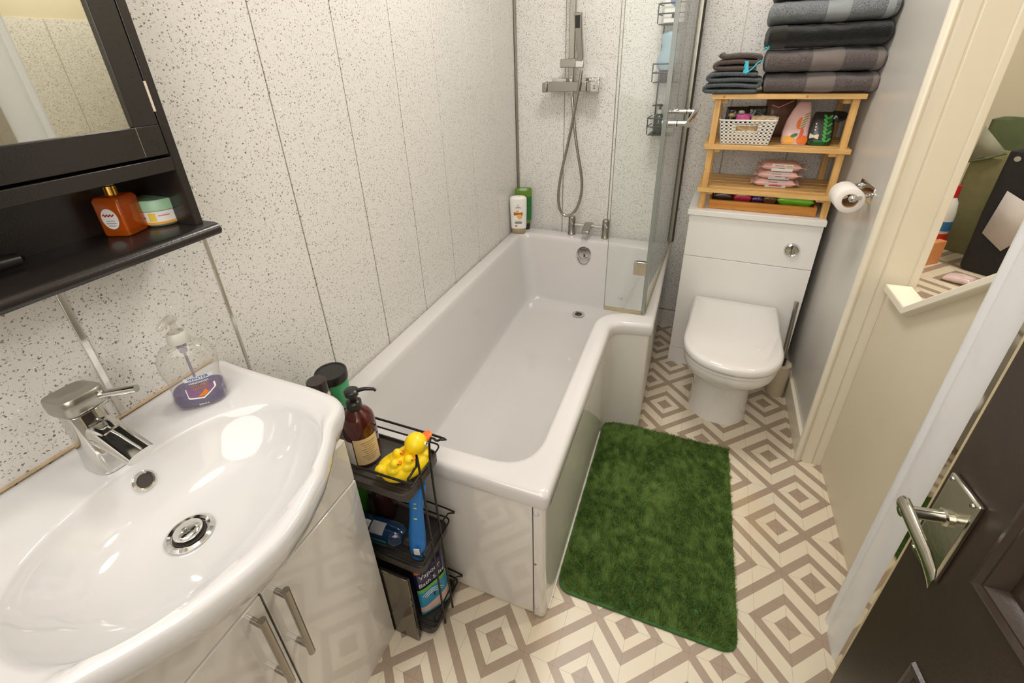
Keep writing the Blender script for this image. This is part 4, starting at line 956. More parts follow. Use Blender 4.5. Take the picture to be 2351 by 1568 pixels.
# wipes on the middle shelf
ZM = .8585
for k in range(3):
    nm = ('lowest', 'middle', 'uppermost')[k]; zc = ZM + .0155 + .0310 * k; dx = .006 * (k - .4)
    wp = thing('wipes_packet', 'pale pink wipes packet, %s of the three on the middle shelf' % nm, 'wipes', (1.195, -.25, zc - .0150), 'wipes packets on the middle shelf', xfW)
    pillow(MB(xfW), (1.197 + dx, -.255 + .004 * k, zc), .072 - .002 * k, .046, .0150, (0, 1, .0), (1, 0, 0), seed=20 + k, wob=.003).build('packet', foil('pink_wipes_foil', rgb(234, 188, 178), .12, 50, .35), wp, smooth=70)
    for sx in (-1, 1):
        MB(xfW).extr([(1.197 + dx + sx * .070, -.285, zc - .001), (1.197 + dx + sx * .084, -.292 + .012 * (k % 2), zc - .004), (1.197 + dx + sx * .083, -.225, zc + .004), (1.197 + dx + sx * .070, -.22, zc + .001)], (0, 0, .0015)).build('crimped_end', foil('pink_wipes_foil', rgb(234, 188, 178)), wp)
    bd = MB(xfW); bd.obox((1.200 + dx, -.2985 + .004 * k, zc - .001), (1, 0, 0), (0, 1, 0), (0, 0, 1), .036, .0008, .0135)
    if k < 2: lo = bd.build('print_panel', simple('grey_print', rgb(206, 200, 200), .4), wp)
    else: lo = bd.build('print_panel', M_label, wp)
    for q in range(3): MB(xfW).obox((1.190 + dx + .004 * q, -.2996 + .004 * k, zc + .006 - .005 * q), (1, 0, 0), (0, 1, 0), (0, 0, 1), .016 - .003 * q, .0002, .0007).build('print_line', M_ink, lo)
    if k == 1: MB(xfW).obox((1.228 + dx, -.2996 + .004 * k, zc - .004), (1, 0, 0), (0, 1, 0), (0, 0, 1), .006, .0002, .006).build('barcode', simple('grey_ink', rgb(120, 116, 120), .5), lo)
    if k == 2: MB(xfW).obox((1.222 + dx, -.2996 + .004 * k, zc + .003), (1, 0, 0), (0, 1, 0), (0, 0, 1), .010, .0002, .003).build('green_mark', simple('green_mark', rgb(160, 186, 96), .5), lo)
    if k == 0: MB(xfW).obox((1.200 + dx, -.2996 + .004 * k, zc - .007), (1, 0, 0), (0, 1, 0), (0, 0, 1), .022, .0002, .0025).build('red_print', simple('red_print', rgb(200, 70, 70), .5), lo)
# drawer box with packets at the foot of the rack
TT = .8035
bx = thing('wooden_tray', 'orange varnished wooden tray at the foot of the rack', 'tray', (1.165, -.24, Z0), xf=xfW)
MB(xfW).box(.972, -.345, Z0 + .0006, 1.350, -.333, TT).build('front_board', M_tray, bx, bevel=.001)
ty = MB(xfW).box(.972, -.332, Z0 + .0006, .980, -.15, TT).box(1.342, -.332, Z0 + .0006, 1.350, -.15, TT).box(.980, -.158, Z0 + .0006, 1.342, -.15, TT).box(.980, -.332, Z0 + .0006, 1.342, -.158, Z0 + .006)
ty.build('box', M_tray, bx)
zt = Z0 + .044
packet('sachet', 'dark brown packet at the left in the wooden tray', (1.020, -.285, zt + .006), .034, .040, .024, foil('dark_brown_foil', rgb(60, 46, 40), .6, 80), (0, 1, .1), (1, 0, 0), 'packet', 31)
packet('sachet', 'shiny crimson packet in the wooden tray', (1.092, -.285, zt + .006), .032, .040, .026, foil('crimson_foil', rgb(176, 40, 74), .5, 90), (0, 1, .1), (1, 0, 0), 'packet', 32)
packet('sachet', 'dark purple packet between the crimson and brown ones in the tray', (1.145, -.288, zt + .002), .020, .036, .020, foil('purple_foil', rgb(64, 30, 92), .4, 90), (0, 1, .1), (1, 0, 0), 'packet', 33)
packet('sachet', 'brown packet next to the green wipes in the wooden tray', (1.190, -.280, zt + .006), .024, .038, .024, foil('brown_foil', rgb(110, 74, 48), .5, 80), (0, 1, .1), (1, 0, 0), 'packet', 34)
gw = packet('wipes_packet', 'lime green wipes packet at the right in the wooden tray', (1.276, -.285, zt + .008), .062, .040, .024, foil('lime_foil', rgb(120, 200, 50), .25, 40), (0, 1, .1), (1, 0, -.03), 'wipes', 35)
prints(gw, [('pale_print', (1.262, -.312, zt + .022), (.024, .008, .004), M_label), ('leaf_print', (1.238, -.308, zt + .023), (.014, .012, .004), M_kg)])

# ---------------------------------------------------------------- bath mat
mt = thing('bath_mat', 'dark green shaggy bath mat on the vinyl floor beside the bath', 'bath mat', (.93, -1.24, 0))
mo_ = rpoly([(.699, -1.604), (1.168, -1.600), (1.164, -.887), (.699, -.890)], [.045, .045, .015, .015], 7)
bmat = MB().loft([z3(mo_, .0006), z3([(x, y) for x, y in mo_], .006), z3([(.93 + (x - .93) * .985, -1.245 + (y + 1.245) * .99) for x, y in mo_], .008)])
bmat.build('backing', simple('green_mat_backing', rgb(64, 104, 50), .9, var=.2, scale=200), mt, smooth=40)
NP = 90000
px = rng.uniform(.703, 1.164, NP); py = rng.uniform(-1.598, -.891, NP)
keep = np.ones(NP, bool)
for cx_, cy_, sx_s, sy_s in ((.746, -1.557, -1, -1), (1.122, -1.557, 1, -1)):
    d2 = ((px - cx_) ** 2 + (py - cy_) ** 2) ** .5; keep &= ~(((px - cx_) * sx_s > 0) & ((py - cy_) * sy_s > 0) & (d2 > .043))
px, py = px[keep], py[keep]; n = len(px)
def vnoise(x, y, s, o): return np.array([noise.noise(Vector((a * s, b * s, o))) for a, b in zip(x, y)])
gx = vnoise(px, py, 8, 1.0) * 1.2 + vnoise(px, py, 42, 2.0) * 1.5; gy = vnoise(px, py, 8, 5.0) * 1.2 + vnoise(px, py, 42, 6.0) * 1.5 + .3
ln = rng.uniform(.010, .016, n); ang = rng.uniform(0, math.pi * 2, n); wd = .0011
tx = px + ln * .75 * (gx + rng.normal(0, .4, n)); ty = py + ln * .75 * (gy + rng.normal(0, .4, n)); tz = .007 + ln / (1 + .8 * (gx ** 2 + gy ** 2)) ** .5
edgeclip = lambda v, a, b: np.clip(v, a, b)
tx = edgeclip(tx, .6975, 1.171); ty = edgeclip(ty, -1.607, -.885)
V = np.empty((n * 3, 3)); V[0::3] = np.stack([px - wd * np.cos(ang), py - wd * np.sin(ang), np.full(n, .0065)], 1); V[1::3] = np.stack([px + wd * np.cos(ang), py + wd * np.sin(ang), np.full(n, .0065)], 1); V[2::3] = np.stack([tx, ty, tz], 1)
V -= np.array(ORG[mt.name])
pm_ = bpy.data.meshes.new('pile'); pm_.vertices.add(n * 3); pm_.vertices.foreach_set('co', V.ravel()); pm_.loops.add(n * 3); pm_.loops.foreach_set('vertex_index', np.arange(n * 3, dtype=np.int32))
pm_.polygons.add(n); pm_.polygons.foreach_set('loop_start', np.arange(0, n * 3, 3, dtype=np.int32)); pm_.update(); pm_.validate()
tg = NT('green_pile'); tp_ = tg.pos(); nf = tg.noise(tp_, 900, 1); nb = tg.noise(tp_, 14, 3)
tg.set(tg.mix(tg.math('ADD', tg.math('MULTIPLY', nf, .6), tg.math('MULTIPLY', nb, .4)), rgb(66, 94, 34), rgb(128, 156, 78)), .7, spec=.25)
pm_.materials.append(tg.m); po = bpy.data.objects.new('pile', pm_); COL.objects.link(po); po.parent = mt; po['kind'] = 'stuff'

# ---------------------------------------------------------------- wire caddy between vanity and bath, with its contents
cd = thing('wire_caddy', 'narrow black three-tier wire caddy between the vanity and the bath', 'caddy', (.28, -1.77, 0))
x0c, x1c, yn, yf_ = .10, .446, -1.836, -1.702
def railpath(z, bend, x1=x1c):
    P = [(x1, yf_ - bend, z), (x1 + .002, yf_ - .012, z), (x1 - .010, yf_, z), (x0c + .012, yf_, z), (x0c, yf_ - .012, z), (x0c, yn + .012, z), (x0c + .012, yn, z), (x1 - .016, yn, z), (x1 - .004, yn + .010, z), (x1, yn + bend, z)]
    return P
for k, (zt_, zr) in enumerate(((.535, .590), (.285, .345), (.030, .085))):
    ty_ = MB(); o_ = rpoly([(x0c, yn), (x1c - .006, yn), (x1c - .006, yf_), (x0c, yf_)], .022, 6)
    i_ = rpoly(offs([(x0c, yn), (x1c - .006, yn), (x1c - .006, yf_), (x0c, yf_)], .0025), .02, 6)
    ty_.loft([z3(o_, zt_ - .012), z3(o_, zt_ + .008), z3(i_, zt_ + .008), z3(i_, zt_)]); 
    ty_.build('tray', simple('black_mesh_tray', rgb(66, 60, 54), .45, var=.25, scale=300, bump=.4, bscale=500), cd, smooth=40)
    rr = MB()
    if k == 0:
        rr.tube(smooth_path([(x1c, -1.7485, .03)] + [(x1c, -1.7485, .575)] + railpath(zr, .046)[1:-1] + [(x1c + .002, yn + .034, zr + .010), (x1c, -1.7905, .575), (x1c, -1.7905, .03)], 5), .0027, 8)
    else: rr.tube(smooth_path(railpath(zr, .03) , 4), .0021, 8, True)
    rr.build('rail', M_blackw, cd)
    MB().tube([(x, y, zt_ + .030 - (.006 if k else 0)) for x, y in rpoly([(x0c, yn), (x1c, yn), (x1c, yf_), (x0c, yf_)], .014, 5)], .0021, 8, True).build('rail', M_blackw, cd)
for y in (-1.7905, -1.7485):
    MB().tube([(x1c, y, .0005), (x1c, y, .03)], [.003, .0022], 8).build('foot', M_blackw, cd)
for y in (yn, yf_):
    MB().tube([(x0c, y, .0005), (x0c, y, .60)], .0024, 8).build('upright', M_blackw, cd)
# brown pump bottle
T0 = .5355
pb = thing('pump_bottle', 'brown plastic pump bottle with black pump in the top of the wire caddy', 'pump bottle', (.283, -1.768, T0))
pcx, pcy = .283, -1.768
M_brn = clear('brown_plastic', (.42, .10, .06, 1), .03, .62, rgb(92, 36, 26))
MB().lathe([(.030, 0), (.0355, .004), (.0365, .012), (.0365, .108), (.034, .124), (.026, .137), (.016, .144), (.0135, .148), (.0135, .152)], (pcx, pcy, T0 + .0005), n=40).build('bottle', M_brn, pb, smooth=60)
MB().lathe([(.031, 0), (.0335, .008), (.0335, .080), (.033, .082), (.001, .082)], (pcx, pcy, T0 + .004), n=30).build('liquid', simple('red_brown_liquid', rgb(116, 42, 26), .3), pb, smooth=60)
hd_ = MB().lathe([(.0155, 0), (.0165, .003), (.0165, .016), (.012, .020), (.0065, .021), (.0065, .033), (.0145, .035), (.0155, .046), (.012, .049), (.001, .050)], (pcx, pcy, T0 + .1485), n=28).build('pump_head', M_blackp, pb, smooth=40)
MB().tube([(pcx + .008, pcy + .004, T0 + .1935), (pcx + .030, pcy + .012, T0 + .1985), (pcx + .046, pcy + .018, T0 + .1975), (pcx + .050, pcy + .019, T0 + .193)], [.005, .004, .0034, .003], 10).build('nozzle', M_blackp, hd_)
la = math.radians(-34)
lbp = cylpatch(pcx, pcy, T0 + .012, T0 + .086, .0369, la, .78).build('label', simple('cream_tan_label', rgb(232, 206, 156), .4, var=.04), pb)
cylpatch(pcx, pcy, T0 + .006, T0 + .078, .0369, la - 1.35, .5).build('white_panel', M_label, pb)
M_lt = simple('label_ink', rgb(120, 92, 64), .5)
tl = MB()
for k in range(9):
    q = cylpatch(pcx, pcy, T0 + .074 - .0062 * k, T0 + .0752 - .0062 * k, .0373, la + .1, .46 - .10 * (k % 3), 8); tl.add(q.v, q.f)
tl.build('print_lines', M_lt, lbp, smooth=0)
# yellow rubber duck
dk = thing('rubber_duck', 'yellow rubber duck carrying ducklings in the top of the wire caddy', 'rubber duck', (.396, -1.773, T0))
Hd = Vector((.50, .866, 0)); Sd = Vector((.866, -.5, 0)); dc = Vector((.396, -1.773, T0)); DK = .89
def dp(f, s_, z): return dc + Hd * f * DK + Sd * s_ * DK + Vector((0, 0, z * DK))
db_ = MB(); R_ = []
for k in range(19):
    t = -1 + 2 * k / 18; prof_ = max(0, 1 - abs(t) ** 2.6) ** .5
    R_.append([dp(t * .068, .047 * prof_ * math.cos(a) + .0003 * math.cos(a), .029 + (.012 * t * t) + (.0275 * prof_ + .0006) * math.sin(a)) for a in [2 * math.pi * q / 24 for q in range(24)]])
db_.loft(R_)
def dball(f, s_, z, r):
    c = dp(f, s_, z); r = (r, r, r) if isinstance(r, float) else r; db_.ball(c, [q * DK for q in r], 20, 14)
dball(.036, .0, .073, (.0285, .0285, .0265)); dball(.028, 0, .050, .024); dball(-.062, 0, .050, .014)
DKL = ((-.004, .026), (-.036, .016), (-.016, -.010))
for f, s_ in DKL:
    dball(f, s_, .050, (.019, .019, .015)); dball(f + .004, s_ + .003, .066, .0115)
bdy = db_.build('body', M_yellow, dk, remesh=.0019, smooth=0)
bk_ = MB(); R_ = []
for f, w_, h_ in ((.056, .015, .010), (.066, .015, .0075), (.074, .013, .005), (.079, .008, .0025)):
    R_.append([dp(f, w_ * math.cos(a), .073 + .012 * (f - .056) / .03 + h_ * math.sin(a)) for a in [2 * math.pi * q / 14 for q in range(14)]])
bk_.loft(R_).build('beak', M_orange, dk, smooth=70)
for s_ in (-1, 1):
    e_ = MB().ball(dp(.0510, s_ * .0215, .079), .0044, 12, 8).build('eye', simple('eye_white', rgb(240, 236, 220), .3), dk)
    MB().ball(dp(.0532, s_ * .0235, .0795), .0028, 10, 6).build('pupil', M_ink, e_)
for f, s_ in DKL:
    MB().ball(dp(f + .0145, s_ + .006, .064), (.0055, .0055, .003), 10, 6).build('duckling_beak', M_orange, dk)
    MB().ball(dp(f + .0085, s_ + .0125, .069), .0017, 8, 6).build('duckling_eye', M_ink, dk)
# middle tier
T1 = .2855
bb = thing('blue_bottle', 'dark blue shower gel bottle lying on its side in the middle of the caddy', 'bottle', (.32, -1.795, T1))
ax_ = Vector((1, .06, .02)).normalized(); b0 = Vector((.235, -1.800, T1 + .0305))
M_navy = clear('navy_plastic', (.04, .14, .26, 1), .03, .72, rgb(16, 50, 84))
MB().lathe([(.020, 0), (.027, .003), (.029, .012), (.029, .105), (.0265, .122), (.018, .134), (.0135, .138)], b0, ax_, 32).build('bottle', M_navy, bb, smooth=60)
MB().lathe([(.0175, 0), (.019, .003), (.0185, .026), (.016, .030), (.001, .030)], b0 + ax_ * .1375, ax_, 26).build('cap', M_blackp, bb, smooth=40)
def lyp(h, a, r): # point on the lying bottle
    u = Vector((0, -1, 0)) - ax_ * ax_.dot(Vector((0, -1, 0))); u.normalize(); w_ = u.cross(ax_); return b0 + ax_ * h + (u * math.cos(a) + w_ * math.sin(a) * -1) * r
def lpatch(h0, h1, a0, a1, r, m, nm, par):
    V = []; F = []; k = 10
    for i in range(k + 1):
        a = a0 + (a1 - a0) * i / k; V += [lyp(h0, a, r), lyp(h1, a, r)]
    for i in range(k): F.append([2 * i, 2 * i + 1, 2 * i + 3, 2 * i + 2])
    return MB().add(V, F).build(nm, m, par)
ul = 1 if lyp(0, 1.0, .03).z > b0.z else -1
lpatch(.020, .046, ul * .55, ul * 1.6, .0294, M_label, 'barcode_label', bb)
bl_ = MB()
for k in range(9):
    V = [lyp(.022 + .0024 * k, ul * .7, .0297), lyp(.0232 + .0024 * k, ul * .7, .0297), lyp(.0232 + .0024 * k, ul * 1.3, .0297), lyp(.022 + .0024 * k, ul * 1.3, .0297)]; bl_.add(V, [[0, 1, 2, 3]])
bl_.build('barcode', M_ink, bb, smooth=0)
lpatch(.050, .088, ul * .7, ul * 1.7, .0294, simple('grey_ink', rgb(150, 146, 150), .5), 'print_block', bb)
lpatch(.050, .10, ul * -.4, ul * .35, .0294, simple('teal_print', rgb(30, 110, 122), .4), 'teal_band', bb)
sr = MB(); R_ = []
A0, A1 = Vector((.411, -1.806, T1 + .002)), Vector((.417, -1.776, T1 + .225))
for t, a, b in ((0, .012, .010), (.03, .019, .014), (.16, .022, .0155), (.32, .0225, .0155), (.52, .0185, .014), (.68, .017, .013), (.82, .0205, .015), (.95, .026, .018), (1, .024, .016)):
    c = A0.lerp(A1, t); R_.append([c + Vector((a * math.cos(q), b * math.sin(q) * .9, 0)) for q in [2 * math.pi * k / 22 for k in range(22)]])
bs = thing('blue_brush_handle', 'bright blue rubber handle standing upright at the front corner of the caddy', 'brush', A0)
sr.loft(R_).build('grip', M_blue, bs, smooth=70)
for t in (.80, .74, .60):
    c = A0.lerp(A1, t) + Vector((.004, -.0115, 0)); lab(MB().ball(c, (.005, .0025, .0016), 10, 6).build('grip_mark', simple('lime_mark', rgb(190, 220, 90), .5), bs), 'lime grip mark')
MB().obox(A0 + Vector((.010, -.0125, .042)), (.9, .3, 0), (0, 0, 1), (.3, -.9, 0), .007, .010, .0008).build('sticker', M_label, bs)
db2 = thing('dark_bottle', 'dark brown bottle standing behind the lying blue bottle in the caddy', 'bottle', (.268, -1.738, T1))
MB().lathe([(.022, 0), (.026, .004), (.026, .12), (.022, .14), (.013, .155), (.013, .18), (.001, .181)], (.272, -1.735, T1 + .0005), n=28).build('bottle', simple('dark_brown_plastic', rgb(58, 26, 22), .2, coat=.3, var=.2), db2, smooth=60)
MB().lathe([(.0145, 0), (.0145, .02), (.001, .021)], (.272, -1.735, T1 + .165), n=20).build('cap', M_blackp, db2)
gb2 = thing('green_bottle', 'bright green bottle glimpsed at the left of the middle caddy tier', 'bottle', (.212, -1.77, T1))
MB().lathe([(.024, 0), (.028, .004), (.028, .15), (.022, .17), (.014, .18)], (.205, -1.758, T1 + .0005), n=28).build('bottle', simple('green_plastic', rgb(76, 150, 44), .3, coat=.3), gb2, smooth=60)
MB().lathe([(.016, 0), (.016, .025), (.001, .026)], (.205, -1.758, T1 + .180), n=20).build('cap', M_blackp, gb2)
# bottom tier: bath salts
T2 = .0305
bsx = thing('bath_salts_bag', 'blue bath salts bag with white lettering at the bottom of the caddy', 'bag', (.41, -1.77, T2))
sr_ = Vector((.040, .058, 0)).normalized(); su = Vector((-.05, .03, 1)).normalized(); sc0 = Vector((.405, -1.772, T2 + .106))
pillow(MB(), sc0, .044, .102, .019, su, sr_, seed=41, wob=.004).build('bag', simple('navy_bag', rgb(44, 40, 84), .3, coat=.3, var=.15, scale=60), bsx, smooth=70)
sn_ = sr_.cross(su).normalized()
if sn_.y > 0: sn_ = -sn_
def sbp(u, v, h=0): # front of the bag
    b = max(0, (1 - (u / .044) ** 4) * (1 - (v / .102) ** 4)) ** .45; return sc0 + sr_ * u + su * v + sn_ * (.019 * b + .0022 + h)
def sfill(nm, m, lo, hi, h, u0=-.041, u1=.041):
    V = []; F = []; nu, nv = 12, 6
    for j in range(nv + 1):
        for i in range(nu + 1):
            u = u0 + (u1 - u0) * i / nu; a = lo(u); b = hi(u); V.append(sbp(u, a + (b - a) * j / nv, h))
    for j in range(nv):
        for i in range(nu): q = j * (nu + 1) + i; F.append([q, q + 1, q + nu + 2, q + nu + 1])
    return MB().add(V, F).build(nm, m, bsx, smooth=70)
slope = .25
sfill('teal_print', simple('sea_blue_print', rgb(40, 150, 190), .35, var=.12, scale=90), lambda u: -.094, lambda u: .010 + slope * u, .0003)
sfill('green_band', simple('lime_band', rgb(110, 190, 60), .35), lambda u: .008 + slope * u, lambda u: .020 + slope * u, .0006)
sfill('sand_print', simple('pale_sand_print', rgb(226, 196, 188), .35, var=.1), lambda u: -.080, lambda u: -.045 + .35 * u, .0006)
sfill('aqua_foot', simple('aqua_print', rgb(60, 180, 196), .35), lambda u: -.096, lambda u: -.080, .0008)
for k in range(3):
    r_ = .022 + .006 * k
    MB().tube([sbp(-.004 + r_ * math.cos(a), -.034 + r_ * math.sin(a), .0016) for a in np.linspace(.5, 2.5, 14)], .0009, 6).build('swirl_print', M_label, bsx)
sfill('orange_corner', simple('orange_print', rgb(236, 120, 40), .4), lambda u: .070, lambda u: .090, .0006, -.040, -.024)
wfn = lambda u0, v0: (lambda a, b, h: sbp(u0 + a, v0 + b + slope * a, .0014 + h))
text_mb('Vapour', .020, wfn(-.002, .062), .0001).build('lettering', M_label, bsx, smooth=0)
text_mb('Bath Salts', .0185, wfn(.0, .036), .0001).build('lettering', M_label, bsx, smooth=0)
# smoked glass scales on edge
scl = thing('bathroom_scales', 'smoked glass bathroom scales on edge between the vanity and the caddy', 'scales', (.29, -1.847, 0))
MB().box(.150, -1.8545, .0008, .404, -1.8475, .262).build('glass_plate', simple('smoked_glass', rgb(112, 106, 94), .05, .85, var=.03), scl, bevel=.002)
MB().box(.150, -1.8475, .006, .404, -1.8415, .256).build('underside', M_blackp, scl, bevel=.002)
MB().box(.285, -1.8565, .03, .322, -1.8546, .258).build('black_band', M_blackp, scl)
# bottles at the near corner of the bath
g1 = thing('lidded_jar', 'green tub with black lid on the near corner of the bath rim', 'jar', (.100, -1.652, ZB))
MB().lathe([(.032, 0), (.036, .004), (.038, .134), (.0365, .137), (.001, .137)], (.102, -1.648, ZB + .0012), n=40).build('tub', simple('mint_green_plastic', rgb(70, 160, 104), .3, coat=.3), g1, smooth=50)
MB().lathe([(.0405, 0), (.0405, .020), (.039, .0225), (.0355, .0225), (.0345, .0205), (.001, .0205)], (.102, -1.648, ZB + .1385), n=44).build('lid', M_blackp, g1)
g2 = thing('pink_bottle', 'pale pink bottle with brown black cap at the back of the caddy', 'bottle', (.140, -1.738, T0))
MB().lathe([(.020, 0), (.0235, .004), (.0235, .118), (.019, .128), (.017, .130)], (.150, -1.737, T0 + .0005), n=30).build('bottle', simple('pale_pink_plastic', rgb(222, 176, 166), .3, coat=.3), g2, smooth=50)
MB().lathe([(.0225, 0), (.0225, .030), (.021, .033), (.001, .0335)], (.150, -1.737, T0 + .1306), n=32).build('cap', simple('brown_black_plastic', rgb(48, 38, 34), .35, coat=.2), g2)
# shampoo and shower gel at the far corner
s1_ = thing('shampoo_bottle', 'white shampoo bottle with gold and orange print at the far left bath corner', 'bottle', (.05, -.135, ZB))
fa_ = math.radians(16); fr0 = Vector((math.cos(fa_), math.sin(fa_), 0)); fn0 = Vector((math.sin(fa_), -math.cos(fa_), 0)); fc0 = Vector((.052, -.128, ZB + .0012))
SPF = [(0, .034, .017), (.004, .038, .020), (.03, .041, .022), (.12, .0445, .023), (.185, .0455, .022), (.195, .044, .021), (.203, .036, .017), (.206, .02, .01)]
def flat_ring(c, a, b, z, e=.6, n=32):
    o = []
    for k in range(n):
        t = 2 * math.pi * k / n; x = a * abs(math.cos(t)) ** e * (1 if math.cos(t) > 0 else -1); y = b * abs(math.sin(t)) ** .8 * (1 if math.sin(t) > 0 else -1); o.append(c + fr0 * x - fn0 * y + Vector((0, 0, z)))
    return o
MB().loft([flat_ring(fc0, a, b, z) for z, a, b in SPF if z > .025]).build('bottle', simple('white_plastic', rgb(236, 234, 226), .25, coat=.3), s1_, smooth=50)
lab(MB().loft([flat_ring(fc0, a * .97, b * .97, z) for z, a, b in ((0, .034, .017), (.003, .038, .020), (.0298, .041, .022))]).build('base', clear('honey_plastic', (.8, .7, .5, 1), .05, .6, rgb(206, 186, 150)), s1_, smooth=50), 'translucent honey base')
def sfp(u, v, h=0): return fc0 + fr0 * u + fn0 * (.0232 * (1 - .32 * (abs(u) / .044) ** 2.5) + h) + Vector((0, 0, v))
def spatch(nm, pts, m, h=.0004, par=None):
    c = (sum(p[0] for p in pts) / len(pts), sum(p[1] for p in pts) / len(pts)); return MB().add([sfp(c[0], c[1], h)] + [sfp(*p, h) for p in pts], [[0, 1 + i, 1 + (i + 1) % len(pts)] for i in range(len(pts))]).build(nm, m, par or s1_)
spatch('gold_print', ell(.008, .098, .014, .014), simple('pale_gold_print', rgb(230, 180, 90), .3, var=.2, scale=200), .0003)
spatch('gold_print', ell(-.004, .126, .010, .006), simple('pale_gold_print', rgb(230, 180, 90), .3), .0003)
spatch('orange_band', [(-.024, .104), (.024, .104), (.024, .122), (-.024, .122)], simple('burnt_orange_print', rgb(176, 92, 36), .3), .0008)
for k, (v, w_) in enumerate(((.160, .003), (.150, .009), (.144, .018), (.070, .016), (.062, .020), (.058, .018))): spatch('print_line', [(-w_, v), (w_, v), (w_, v + .0022 + .002 * (k == 4)), (-w_, v + .0022 + .002 * (k == 4))], M_ink)
spatch('pink_print', [(-.018, .042), (-.006, .042), (-.006, .049), (-.018, .049)], simple('pink_print', rgb(200, 70, 110), .4))
s2_ = thing('shower_gel_bottle', 'green shower gel bottle behind the white shampoo in the bath corner', 'bottle', (.055, -.062, ZB))
fc1 = Vector((.056, -.060, ZB + .0012))
MB().loft([flat_ring(fc1, a, b, z, .5) for z, a, b in ((.036, .036, .016), (.05, .042, .018), (.10, .044, .019), (.20, .046, .019), (.222, .046, .018), (.232, .042, .014))]).build('bottle', clear('lime_plastic', (.45, .62, .15, 1), .03, .6, rgb(120, 164, 50)), s2_, smooth=50)
MB().loft([flat_ring(fc1, a, b, z, .5) for z, a, b in ((0, .034, .015), (.034, .036, .0165), (.0355, .034, .015))]).build('cap', M_blackp, s2_, smooth=50)
MB().loft([flat_ring(fc1, a + .0005, b + .0005, z, .5) for z, a, b in ((.055, .0423, .0181), (.10, .044, .019), (.185, .0457, .019))], False, False).build('label', simple('deep_green_label', rgb(36, 110, 50), .35, var=.25, scale=120), s2_, smooth=50)
# wire corner shelves on the end wall behind the glass
wsf = thing('wire_shower_shelf', 'black three-tier wire shower shelf behind the glass screen', 'shower shelf', (.735, -.05, 1.02))
def shelf_tier(zt_, zr):
    MB(xfE).box(.690, -.105, zt_ - .004, .800, -.002, zt_).build('tray', M_blackw, wsf, bevel=.0015)
    for z in zr:
        MB(xfE).tube([(.688, -.002, z), (.684, -.100, z), (.690, -.112, z), (.795, -.112, z), (.803, -.100, z), (.800, -.002, z)], .0026, 8).build('rail', M_blackw, wsf)
    for x in (.686, .802): MB(xfE).tube([(x, -.104, zt_), (x, -.106, zr[-1])], .0022, 8).build('rail_post', M_blackw, wsf)
shelf_tier(1.452, (1.487, 1.522)); shelf_tier(1.236, (1.272, 1.306)); shelf_tier(1.022, (1.056, 1.092))
for x in (.700, .79): MB(xfE).tube([(x, -.004, 1.0), (x, -.004, 1.75)], .003, 8).build('upright', M_blackw, wsf)
wt = thing('white_carton', 'white carton with blue emblem on the top tier of the wire shower shelf', 'carton', (.745, -.06, 1.4525), xf=xfE)
MB(xfE).box(.706, -.098, 1.4526, .788, -.012, 1.62).build('carton', M_label, wt, bevel=.004)
MB(xfE).extr([(.728, -.0982, 1.56), (.770, -.0982, 1.56), (.770, -.0982, 1.522), (.749, -.0982, 1.508), (.728, -.0982, 1.522)], (0, -.0006, 0)).build('emblem_shield', simple('slate_blue_print', rgb(112, 122, 162), .4), wt)
MB(xfE).lathe([(.016, 0), (.016, .0006), (.001, .0007)], (.760, -.0989, 1.545), (0, -1, 0), 24).build('emblem_disc', simple('royal_blue_print', rgb(56, 84, 140), .4), wt)
MB(xfE).box(.738, -.0988, 1.470, .756, -.0981, 1.485).build('print_block', M_dkgap, wt)
lb_ = thing('blue_sponge_bottle', 'pale blue curved bottle with dark base on the middle shower shelf tier', 'bottle', (.735, -.06, 1.2362), xf=xfE)
BR = [(.046, .036, .026, .0), (.060, .045, .030, 0), (.085, .044, .030, .0), (.11, .038, .027, .004), (.135, .035, .025, .006), (.16, .038, .026, .003), (.178, .036, .024, .002), (.190, .026, .018, .004)]
MB(xfE).loft([[(.738 + o + a * math.cos(t), -.062 + b * math.sin(t), 1.2363 + z) for t in [2 * math.pi * k / 28 for k in range(28)]] for z, a, b, o in BR]).build('bottle', simple('pale_blue_plastic', rgb(156, 182, 196), .4), lb_, smooth=60)
MB(xfE).lathe([(.028, 0), (.030, .003), (.031, .042), (.028, .045), (.001, .045)], (.738, -.062, 1.2363), n=28).build('base', simple('plum_plastic', rgb(74, 58, 60), .35), lb_)
db3 = thing('dark_pump_bottle', 'small dark green pump bottle on the lowest shower shelf tier', 'pump bottle', (.73, -.06, 1.0222), xf=xfE)
MB(xfE).lathe([(.022, 0), (.0245, .004), (.0245, .072), (.017, .082), (.011, .084)], (.728, -.060, 1.0223), n=28).build('bottle', simple('dark_green_plastic', rgb(38, 44, 34), .25, coat=.3), db3, smooth=60)
MB(xfE).lathe([(.0095, 0), (.0095, .016), (.001, .017)], (.728, -.060, 1.1065), n=20).build('collar', simple('grey_collar', rgb(196, 194, 182), .4), db3)
pq = MB(xfE); pq.lathe([(.0045, 0), (.0045, .012), (.0095, .013), (.0095, .022), (.001, .023)], (.728, -.060, 1.1235), n=18); pq.tube([(.728, -.06, 1.142), (.708, -.066, 1.1425), (.694, -.070, 1.139)], [.004, .003, .0025], 8)
pq.build('pump', simple('dark_green_plastic', rgb(38, 44, 34), .25), db3)

